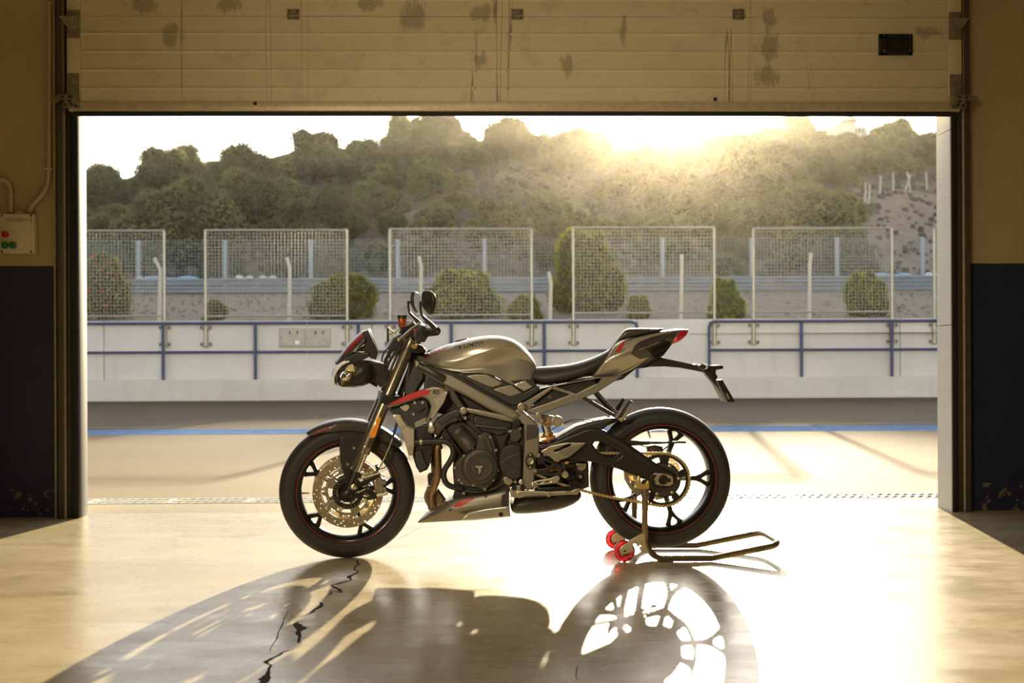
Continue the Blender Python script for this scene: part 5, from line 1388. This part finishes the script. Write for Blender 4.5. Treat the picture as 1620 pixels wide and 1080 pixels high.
# ------------------------------------------------------------------ radiator and its cowls
rad = plate('radiator', [(654, 680), (668, 673), (678, 672), (685, 690), (684, 708), (679, 735), (676, 743), (664, 748), (658, 738), (653, 722)], -.13, .13, M_sblk, bev=.004)
for k in range(9):
    pipe('radiator_fin', [(657 + k*.8, 690 + k*5.6, -.134), (681 - k*.4, 684 + k*5.6, -.134)], .0016, M_dgrey, rad, smooth=0, seg=6)
plate('radiator_tank', [(656, 715), (666, 712), (677, 738), (666, 747), (660, 742)], -.142, -.12, M_blk, rad, bev=.006)
plate('oil_filter', [(676, 752), (685, 748), (688, 760), (684, 772), (677, 764)], -.06, .06, M_sblk, rad, bev=.008)
sh = plate('radiator_side_shroud', [(620.5, 656.5), (632, 655.5), (638, 664), (644.5, 674), (656, 679), (655.8, 704), (653.5, 720), (646.5, 721), (643, 708), (636.5, 686), (628, 670)], -.158, -.148, M_alud, bev=.004, both=True)[0]
for x, y in ((637, 675), (649, 709)): bolt(x, y, -.161, 3.2, M_alud, sh)
cw = plate('radiator_cowl', [(610, 642.5), (625, 634), (645, 624), (667.8, 615.5), (684, 610.5), (697, 612), (710, 617.5), (706, 628), (700, 640), (690, 652), (680, 664), (677.5, 675), (673.5, 670), (675, 661), (679, 652), (681, 642), (678, 635), (674, 631), (666, 628), (650, 633), (632, 640.5), (613, 646)], -.180, -.150, M_frame, bev=.010, both=True)[0]
plate('cowl_stripe', [(612.5, 640.5), (630, 631.5), (650, 622.5), (667.8, 616.8), (676, 616), (681, 618), (678, 623), (665, 627), (645.6, 633.5), (628, 638)], -.1825, -.176, M_red, cw, bev=.001)
plate('cowl_highlight', [(687, 632), (692, 629), (706, 619.5), (708.5, 620), (702, 637), (684, 662), (680, 660), (690, 645)], -.1825, -.165, M_silver, cw, bev=.002)
v, f = text_mesh('RS', 1.0, .02); q0 = U(684, 623, -.184)
mesh('lettering', [(q0.x + (a.x*1.35 + a.y*.25)*.020, -.1832, q0.z + (a.y + a.x*.05)*.026) for a in v], f, M_print, cw)
plate('cowl_inner', [(613, 646), (632, 641), (650, 634), (666, 629), (676, 634), (679, 646), (674, 662), (656, 678), (645, 673.5), (633, 655), (622, 655)], -.13, -.10, M_blk, bev=.004, both=True)
plate('duct', [(632, 643), (640, 638.5), (648, 639.5), (649, 645), (644, 651), (638, 651)], -.14, -.125, M_alud, bev=.004)
plate('duct_lower', [(656, 668), (676, 659), (673, 668), (657, 677)], -.142, -.125, M_frame, bev=.002)
for x, y in ((668.5, 637), (656, 637), (654, 655)): bolt(x, y, -.138, 2.6, M_alud)
pipe('horn_lead', [(650, 645, -.14), (662, 650, -.145), (672, 645, -.14)], .003, M_hose)
# hoses and exhaust
pipe('coolant_hose', [(656, 699, -.15), (672, 698.5, -.155), (692, 698, -.155), (706, 699, -.155), (715, 706, -.155), (717, 718, -.155), (711, 731, -.155), (704, 742, -.155), (702, 754, -.155), (707, 765, -.155), (718, 770.5, -.15), (730, 771, -.14)], .0128, M_hose, smooth=6, seg=14)
pipe('hose_clip', [(664, 699, -.155), (668, 698.7, -.155)], .0142, M_alud)
for k, (yy, dx) in enumerate(((-.10, 0), (0.0, 3), (.10, 5))):
    h_ = pipe('exhaust_header', [(704 - dx, 690, yy), (696 - dx, 696, yy*1.05), (692 - dx, 708, yy*1.08), (692.5 - dx, 730, yy*1.05), (692.5 - dx, 750, yy*.95), (686 - dx, 772, yy*.8), (682 - dx, 788, yy*.6), (690, 806, yy*.4), (712, 808, yy*.3)], .0175, M_ti, smooth=6, seg=16)
    pipe('header_flange', [(693.4 - dx, 704, yy*1.08), (692.6 - dx, 709, yy*1.08)], .0205, M_ti, h_)
plate('header_shield', [(676, 770), (690, 768), (706, 790), (690, 812), (677, 806), (674, 788)], -.05, .05, M_ti, bev=.012)
muf = loft('muffler', [[(809, 790, .09), (805, 802, .11), (808, 813, .08)], [(817, 782, .12), (814, 801, .15), (819, 817.5, .11)], [(860, 775, .12), (860, 797, .15), (860, 815.5, .11)], [(893, 772, .11), (896, 789, .145), (890, 811, .10)], [(913, 771, .10), (918, 783, .125), (909, 801, .09)], [(921, 779, .08), (922.5, 784, .09), (919, 792, .07)]], M_blk, sub=3, crease={1: .25})
plate('muffler_shield', [(846, 772), (880, 770), (915, 768), (918, 776), (880, 780), (846, 784)], -.11, -.06, M_sblk, muf, bev=.004)
belly = loft('belly_pan', [[(668, 819, .05), (664, 824, .06), (660, 827, .04)], [(706, 790.5, .13), (698, 808, .150), (688, 826, .09)], [(740, 785, .135), (732, 806, .158), (724, 824, .10)], [(775, 779, .135), (773, 800, .158), (770, 821, .10)], [(806, 772.5, .13), (806, 796, .152), (807, 817.5, .10)]], M_frame, sub=2, crease={0: .9, 1: .35, 2: .8}, ccap=.9)
bb = surface(belly)
wrap_poly('belly_stripe', [(716, 804), (720, 798), (726, 794), (738, 789.5), (751.5, 787), (742, 793.5), (730, 801)], bb, M_red, belly)
wrap_poly('belly_vent', [(709, 806.5), (714, 803.5), (716, 805.5), (712, 808.5)], bb, M_print, belly)
plate('belly_rear_panel', [(727, 823.5), (735, 814), (743, 809.5), (770, 804), (800, 800.5), (806, 799), (807.5, 817.5), (780, 820), (750, 823)], -.166, -.135, M_silver, belly, bev=.008, both=True)
bolt(792.5, 813.5, -.169, 3.6, M_sblk, belly)
plate('belly_bracket', [(794, 783), (800, 782), (803, 806), (797, 806), (793, 796)], -.165, -.15, M_blk, belly, bev=.002)
# ------------------------------------------------------------------ side stand, foot controls
ss = plate('side_stand', [(817, 777), (830, 776), (870, 777.5), (905, 776), (910, 773), (917, 772), (919, 775), (913, 782.5), (905, 782), (870, 784), (826, 786), (818, 786)], -.172, -.154, M_alud, bev=.004)
plate('stand_bracket', [(806, 771), (812, 768), (826, 768), (830.5, 772), (829, 786), (822, 788), (808, 786)], -.168, -.14, M_alud, bev=.004)
for x, y in ((813.5, 771.5), (827, 772)): bolt(x, y, -.172, 4.2, M_sblk, ss)
bolt(824.5, 762.5, -.165, 4.4, M_alud, ss, socket=False)
pipe('stand_spring', [(830, 786, -.17), (848, 785, -.17), (868, 784.5, -.17)], .004, M_sblk, ss)
plate('stand_foot_lug', [(865, 781), (871, 781), (871, 786), (866, 786)], -.176, -.15, M_alud, ss)
plate('gear_lever', [(844, 763), (849, 760), (868, 757.5), (877, 754), (882, 752), (886, 755), (884, 760), (878, 764), (862, 766), (846, 768)], -.170, -.158, M_alu, holes=[[(851, 762.5), (858, 761.5), (858, 763.5), (851, 764.5)], [(862.5, 761), (872.5, 759.5), (872.5, 761.5), (862.5, 763)]], bev=.0015)
bolt(843.3, 765.5, -.174, 3.2, M_alu, socket=False)
fp = plate('footpeg_hanger', [(849, 717), (855, 718), (868, 727), (882, 733), (892, 736), (890, 742), (886, 752), (876, 754), (860, 751), (848, 750), (844, 744), (852, 742), (866, 740), (858, 732), (849, 724)], -.160, -.145, M_sblk, holes=[[(866, 744), (880, 740), (886, 742), (880, 748), (868, 748)], [(860, 728), (874, 734), (870, 737), (864, 734)]], bev=.003)
for x, y in ((851.5, 720), (846.5, 744.5)): bolt(x, y, -.164, 3.6, M_alud, fp)
hgd = plate('heel_guard', [(855.5, 713.5), (870, 705.5), (895, 700), (927.5, 700), (915, 712), (899, 724), (893, 726), (886, 728), (882, 731), (876, 728), (870, 722), (863, 720)], -.168, -.158, M_alud, holes=[[(875, 713), (887, 708), (901, 703), (899.5, 706), (886, 713), (879, 714.5)]], bev=.004)
plate('heel_guard_facet', [(882, 714), (902, 705.5), (924, 701.5), (899, 721.5), (892, 720)], -.171, -.166, M_frame, hgd, bev=.001)
for x, y in ((862, 719), (878, 727.5)): bolt(x, y, -.171, 2.4, M_alud, hgd)
plate('peg_spring', [(893, 731), (900, 729.5), (900, 733), (895, 735)], -.19, -.17, M_orange, fp)
pg = pipe('footpeg', [(894, 748, -.16), (894, 749, -.23)], .012, M_alud, fp)
disc('footpeg_end', 894.5, 750.5, [(0, -.242), (.010, -.242), (.0145, -.238), (.0155, -.225), (.013, -.222)], M_alu, fp, seg=16)
pipe('peg_arm', [(890, 732, -.165), (893, 740, -.172), (894, 748, -.172)], .008, M_sblk, fp)
# passenger peg hangers
for s in (1, -1):
    for pts in (((924, 629, -.11), (950, 644, -.125), (976, 659, -.135)), ((944, 620, -.10), (961, 638, -.12), (978, 656, -.135))):
        q = [WORLD.px(*p) for p in pts]
        MB().tube([Vector((p.x, s*p.y, p.z)) for p in q], .0072, 10).obj('peg_hanger', M_sblk, moto, 50)
    q = [WORLD.px(*p) for p in ((980, 663, -.14), (990, 648, -.15), (999, 634, -.155))]
    MB().tube([Vector((p.x, s*p.y, p.z)) for p in q], [.011, .012, .007], 8).obj('passenger_peg', M_sblk, moto, 50)
    ring = [(p.x, p.z) for p in outline([(978, 663), (985, 660), (998, 637), (1001, 640), (988, 664), (983, 668)], WORLD, -.17)]
    flat('peg_rubber', ring, [], -.170, -.150, M_alud, moto, .002, WORLD, (s,))
bolt(976, 657, -.15, 3, M_alud)
# ------------------------------------------------------------------ swingarm, shock, chain
SWN = [(850, 706), (875, 700), (900, 690), (926, 679), (938, 677), (950, 679), (968, 687), (985.5, 696), (1012, 714), (1040, 734), (1050, 740), (1066, 748), (1071, 758), (1068, 768), (1050, 772), (1034, 768), (1029, 760), (1016, 757), (978, 741.5), (939, 731), (900, 726), (868, 730), (850, 738)]
sw = plate('swingarm', SWN, -.135, -.100, M_sblk, holes=[[(938, 703), (941, 698.5), (948, 698), (966, 706), (981, 714), (982, 721), (976, 726), (960, 721), (947, 716)]], bev=.009, both=True)[0]
plate('swingarm_rib', [(955, 686), (972, 692), (990, 704), (1015, 722), (1038, 740), (1028, 738), (1004, 722), (978, 703), (960, 693)], -.140, -.130, M_blk, sw, bev=.003)
plate('swingarm_cross', [(866, 700), (920, 684), (938, 690), (935, 728), (900, 734), (866, 734)], -.10, .10, M_sblk, bev=.012)
plate('axle_block', [(1032, 752), (1036, 748), (1048, 748.5), (1060, 751), (1065, 755), (1065, 765), (1060, 768.5), (1046, 768), (1036, 766), (1033, 761)], -.142, -.130, M_alu, sw, bev=.002)
plate('adjuster_window', [(1031, 751), (1039, 750), (1035, 758), (1038, 765), (1031, 764), (1028, 758)], -.145, -.132, M_sblk, sw, bev=.002)
disc('axle_nut', 1049.5, 759, [(0, -.148), (.008, -.148), (.0085, -.154), (.014, -.155), (.017, -.152), (.018, -.144), (.022, -.143), (.022, -.13)], M_sblk, sw, seg=24)
plate('adjuster_mark', [(1057, 756), (1061, 756.5), (1061.5, 762), (1057, 763)], -.1445, -.141, M_sblk, sw, bev=.001)
plate('chain_guard', [(935, 694), (972, 695), (1020, 697.5), (1085, 698), (1086, 701), (1060, 701), (1000, 705), (985, 706), (960, 700)], -.100, -.092, M_blk, bev=.002)
hug = plate('tire_hugger', [(872, 697), (890, 687), (913, 674), (940, 666), (962, 662), (980, 660.5), (990, 663), (976, 667), (962, 673), (950, 682), (965, 694), (968, 700), (950, 700), (935, 690), (915, 690), (890, 698)], -.105, .105, M_blk, bev=.012)
plate('chain_slider', [(950, 722), (972, 723), (976, 719), (984, 719), (986, 730), (976, 731), (952, 727)], -.112, -.098, M_blk, bev=.003)
for x, y in ((981, 720), (935, 692)): bolt(x, y, -.137, 2.6, M_sblk, sw)
plate('shark_fin', [(986, 742), (1005, 746), (1012, 762), (1014, 778), (1008, 784), (996, 772), (988, 758)], -.112, -.104, M_alud, holes=[[(994, 752), (1004, 753), (1008, 768), (1004, 772), (997, 763)]], bev=.002)
plate('rear_linkage', [(902, 728), (925, 730), (932, 745), (924, 765), (908, 770), (900, 756)], -.06, .06, M_eng2, bev=.006)
lk = plate('linkage_plate', [(911, 733), (928, 733), (927, 741), (920, 745), (914, 742)], -.08, -.06, M_alud, bev=.002)
bolt(918.5, 737.5, -.084, 3.0, M_alud, lk); bolt(918, 754, -.084, 3.2, M_alud, lk)
plate('linkage_arm', [(880, 748), (900, 750), (922, 749), (923, 758), (900, 760), (878, 756)], -.08, -.06, M_sblk, bev=.004)
plate('linkage_housing', [(842, 724), (880, 727), (905, 728), (931, 731), (932, 770), (915, 777), (880, 770), (845, 770)], -.055, .055, M_eng2, bev=.006)
# rear shock with remote reservoir and orange spring
shk = pipe('rear_shock', [(862, 669, -.05), (868, 690, -.05), (876, 720, -.05), (882, 744, -.05)], .012, M_alu, smooth=0)
pipe('shock_body', [(863, 671, -.05), (867.5, 688, -.05)], .020, M_alu, shk, seg=20)
pipe('spring_collar', [(866, 684, -.05), (867, 688, -.05)], .0255, M_gold, shk, seg=20)
a, b = U(866.5, 688, -.05), U(881, 742, -.05); dr = (b - a); Ls = dr.length; dr.normalize(); e1 = Vector((dr.z, 0, -dr.x)); e2 = Vector((0, 1, 0))
pts = [a + dr*(Ls*t) + (e1*math.cos(2*math.pi*7*t) + e2*math.sin(2*math.pi*7*t))*.029 for t in np.linspace(0, 1, 130)]
MB().tube(pts, .0055, 8).obj('shock_spring', M_orange, shk, 60)
disc('shock_reservoir', 882.6, 667, [(0, -.104), (.016, -.104), (.018, -.101), (.0195, -.105), (.0235, -.105), (.0245, -.10), (.0245, -.02), (0, -.02)], M_alu, shk, seg=28)
disc('shock_adjuster', 867, 667.5, [(0, -.092), (.006, -.092), (.008, -.09), (.0115, -.088), (.0115, -.04)], M_gold, shk, seg=16)
plate('shock_mount', [(854, 656), (866, 657), (876, 658), (876, 662), (874, 672), (868, 676), (858, 672)], -.08, -.02, M_alud, shk, bev=.004)
pipe('spring_hose', [(890, 670, -.08), (903, 664, -.08), (920, 663, -.08), (935, 664, -.08), (946, 669, -.08)], .0022, M_hose)
pipe('sensor_hose', [(872, 680, -.08), (884, 673, -.08), (905, 666, -.08), (925, 667, -.08), (940, 671, -.08)], .0018, M_hose)
# rear sprocket and chain
YS = -.098
c = WORLD.px(1049, 758.5, YS)
teeth = []
for i in range(46):
    for d, r_ in ((0, .1135), (.25, .1190), (.5, .1205), (.75, .1190)):
        a = 2*math.pi*(i + d)/46; teeth.append((c.x + r_*math.cos(a), c.z + r_*math.sin(a)))
wins = []
for i in range(5):
    a0 = R(72*i + 54 - 26); arc = [a0 + R(t) for t in np.linspace(0, 52, 9)]
    wins.append([(c.x + .101*math.cos(a), c.z + .101*math.sin(a)) for a in arc] + [(c.x + .078*math.cos(a), c.z + .078*math.sin(a)) for a in reversed(arc)])
spk = flat('rear_sprocket', teeth, wins + [circle(c.x, c.z, .03, 24)], YS - .003, YS + .003, M_sblk, rwheel, .0006, WORLD)
MB().lathe([(.03, YS - .008), (.055, YS - .010), (.060, YS - .006), (.070, YS - .006), (.072, YS - .002), (.072, YS + .03), (.03, YS + .03)], Vector((c.x, 0, c.z)), 48).obj('cush_drive', M_dgrey, rwheel, 35)
for i in range(6):
    a = R(60*i + 5); q = Vector((c.x + .068*math.cos(a), YS - .012, c.z + .068*math.sin(a)))
    MB().lathe([(0, .0015), (.003, .0015), (.004, 0), (.0065, .0008), (.0065, .010)], q, 12).obj('sprocket_nut', M_alu, spk, 40)
def chain_path():
    pts = [WORLD.px(858, 718, YS)]
    rp = .1165
    top_a, bot_a = R(90), R(-99)
    arc = [Vector((c.x + rp*math.cos(a), YS, c.z + rp*math.sin(a))) for a in np.linspace(top_a, bot_a, 60)]
    front = WORLD.px(842, 731, YS); rf = .043
    fa = [Vector((front.x + rf*math.cos(a), YS, front.z + rf*math.sin(a))) for a in np.linspace(R(261), R(99), 20)]
    return fa[::-1][:0] + [*arc, *[p for p in [WORLD.px(1000, 792, YS), WORLD.px(965, 786, YS), WORLD.px(934, 779, YS), WORLD.px(900, 769.5, YS), WORLD.px(872, 760, YS), WORLD.px(856, 753, YS)]], *fa]
cp_ = chain_path(); cp_.append(cp_[0])
def resample(pts, step):
    out = [pts[0].copy()]; acc = 0.0
    for a, b in zip(pts, pts[1:]):
        L = (b - a).length; d = 0.0
        while acc + (L - d) >= step:
            d += step - acc; out.append(a + (b - a)*(d/L)); acc = 0.0
        acc += L - d
    return out
pins = resample(cp_, .0159); ch = MB()
for i, (a, b) in enumerate(zip(pins, pins[1:])):
    u = (b - a).normalized(); w = Vector((-u.z, 0, u.x)); r1 = .0068; off = .0068 if i % 2 else .0050
    for yy in (-off, off):
        ol = []
        for k in range(7): t = math.pi*(.5 + k/6); ol.append(a + (u*math.cos(t) + w*math.sin(t))*r1)
        ol.insert(0, (a + b)/2 + w*.0038); ol.append((a + b)/2 - w*.0038)
        for k in range(7): t = -math.pi/2 + math.pi*k/6; ol.append(b + (u*math.cos(t) + w*math.sin(t))*r1)
        n_ = len(ol)
        v = [p + Vector((0, yy - .0009, 0)) for p in ol] + [p + Vector((0, yy + .0009, 0)) for p in ol]
        ch.add(v, [list(range(n_)), list(range(n_, 2*n_))[::-1]] + [[k, (k+1) % n_, n_ + (k+1) % n_, n_ + k] for k in range(n_)])
    ch.cyl(a + Vector((0, -.0092, 0)), a + Vector((0, .0092, 0)), .0026, 8)
chain = ch.obj('drive_chain', M_chain, moto, 30); chain['kind'] = 'stuff'
# rear brake hardware seen through the wheel
plate('rear_caliper', [(1024, 706), (1036, 703), (1048, 706), (1050, 714), (1040, 719), (1026, 717)], .06, .12, M_sblk, bev=.005)
pipe('rear_brake_hose', [(1048, 712, .09), (1056, 706, .09), (1062, 698, .09), (1064, 690, .09)], .003, M_hose)
pipe('abs_lead', [(1010, 702, .08), (1020, 706, .08), (1030, 704, .08)], .0025, M_hose)

# ================================================================== the paddock stand
M_stand = mat('bronze_stand_tube', (0.26, 0.205, 0.125), 0.22, 0.8, var=0.08)
M_splate = mat('gold_stand_plate', (0.74, 0.62, 0.40), 0.34, 0.6, var=0.04)
M_urethane = mat('red_urethane', (0.55, 0.02, 0.03), 0.25, Transmission_Weight=0.3, coat=0.3)
YN = -.185
stand = thing('paddock_stand', (U(1020, 880, YN).x, 0, 0), 'bronze rear paddock stand on red rollers holding up the rear wheel', 'paddock stand')
q = [U(x, y, YN) for x, y in ((1020.5, 771), (1020.5, 840), (1022.5, 858), (1030, 874), (1042, 882), (1056, 884), (1090, 884.5), (1116, 884), (1136, 881), (1170, 874), (1205, 867), (1222, 863.5))]
q = catmull(q, 4, False)
hz_ = q[-1]
bow = [hz_ + Vector((.022, .02, .006)), hz_ + Vector((.034, .06, .009)), hz_ + Vector((.036, .10, .010)), hz_ + Vector((.036, .185, .010))]
half_ = q + bow
path = half_ + [flip(p) if True else p for p in reversed(half_[:-1])]
path = [Vector((p.x, p.y, max(p.z, .0145))) for p in path]
MB().tube(path, .0138, 16).obj('frame_tube', M_stand, stand, 60)
for s in (1, -1):
    ring = [(p.x, p.z) for p in outline([(980.5, 870), (983, 864.5), (988, 861), (1005, 852), (1022, 842.5), (1024.5, 856), (1030, 871), (1033, 877.5), (1020, 879), (1003, 880), (990, 881.5), (983, 878)], WORLD, YN - .012)]
    cuts = [[(1001, 862), (1005, 858), (1008, 858), (1007, 862), (1010, 866), (1016, 858), (1017, 864), (1013, 868), (1013.5, 872), (1006.5, 872), (1005, 868), (1001.5, 868)], [(999.5, 871), (1002, 868.5), (1003, 869), (1001.5, 873), (999, 873)]]
    h_ = [[(p.x, p.z) for p in outline(k, WORLD, YN - .012)] for k in cuts]
    pl_ = flat('side_plate', ring, h_, YN - .012, YN - .006, M_splate, stand, .0015, WORLD, (s,))
    flat('side_plate', ring, h_, YN + .024, YN + .030, M_splate, stand, .0015, WORLD, (s,))
    ax_ = U(988, 870.5, YN - .0); w_ = Vector((ax_.x, s*(YN + .009), .0478))
    rol = MB().lathe([(.026, -.013), (.038, -.0135), (.0445, -.0115), (.0470, -.006), (.0470, .006), (.0445, .0115), (.038, .0135), (.026, .013)], w_, 40, True).obj('roller', M_urethane, stand, 40)
    MB().lathe([(.0, -.011), (.009, -.011), (.010, -.008), (.021, -.008), (.022, -.0115), (.027, -.0115), (.027, .0115), (.022, .0115), (.0, .011)], w_, 32).obj('roller_hub', mat('red_roller_core', (.50, .02, .02), .35), rol, 35)
    for k in range(9):
        a = 2*math.pi*k/9
        MB().lathe([(0, -.0002), (.0025, 0), (.0025, .003)], w_ + Vector((math.cos(a)*.0245, -s*.0 + (-.0122 if s > 0 else .0095), math.sin(a)*.0245)), 8).obj('hub_rivet', M_alu, rol, 40)
    bq = U(988.5, 871.5, YN - .0135)
    MB().lathe([(0, .0), (.0045, 0), (.005, .003), (.005, .03)], Vector((bq.x, s*bq.y if s > 0 else -bq.y - .03, bq.z)), 12).obj('axle_bolt', M_sblk, stand, 40)
    ring = [(p.x, p.z) for p in outline([(1009, 772), (1008.5, 762), (1010, 753), (1012, 752.5), (1014, 761), (1017, 765.5), (1021, 766), (1024, 762), (1024.5, 760.5), (1027, 761), (1027.5, 771), (1026, 774), (1012, 774)], WORLD, YN - .02)]
    flat('hook_yoke', ring, [], YN - .016, YN + .016, M_gold, stand, .002, WORLD, (s,))
    a, b = U(1020.5, 772, YN), U(1020.5, 786, YN)
    MB().tube([Vector((a.x, s*a.y, a.z)), Vector((b.x, s*b.y, b.z))], .0172, 16).obj('upright_sleeve', M_stand, stand, 50)
    for yy in (777, 783):
        p = U(1022, yy, YN - .017); MB().lathe([(0, 0), (.003, 0), (.003, .006)], Vector((p.x, s*p.y if s > 0 else -p.y - .006, p.z)), 8).obj('set_screw', M_sblk, stand, 40)
# swingarm spools resting in the yokes
for s in (1, -1):
    p = U(1019.5, 762.5, -.165)
    MB().lathe([(0, -.0), (.006, -.0), (.012, .002), (.012, .008), (.008, .010), (.008, .035)], Vector((p.x, 0, p.z)), 20).xf(Matrix.Translation((0, -.170, 0)) if s > 0 else Matrix.Translation((0, .170, 0)) @ Matrix.Scale(-1, 4, (0, 1, 0)) ).obj('stand_spool', M_sblk, moto, 40)
# ================================================================== evening haze over the circuit
hz = NT('evening_haze')
for n_ in list(hz.n):
    if n_.bl_idname == 'ShaderNodeBsdfPrincipled': hz.n.remove(n_)
vs = hz.n.new('ShaderNodeVolumeScatter')
vs.inputs['Color'].default_value = (1.0, 0.90, 0.68, 1); vs.inputs['Density'].default_value = 0.00006; vs.inputs['Anisotropy'].default_value = 0.90
v2 = hz.n.new('ShaderNodeVolumeScatter')
v2.inputs['Color'].default_value = (1.0, 0.92, 0.75, 1); v2.inputs['Density'].default_value = 0.00016; v2.inputs['Anisotropy'].default_value = 0.40
ad = hz.n.new('ShaderNodeAddShader'); hz.l.new(vs.outputs[0], ad.inputs[0]); hz.l.new(v2.outputs[0], ad.inputs[1])
hz.l.new(ad.outputs[0], hz.out.inputs['Volume'])
hzo = MB().box((-260, 3.2, -2), (420, 300, 110)).obj('haze', hz.m, None, None, kind='stuff', label='warm evening haze hanging over the hillside', cat='haze')
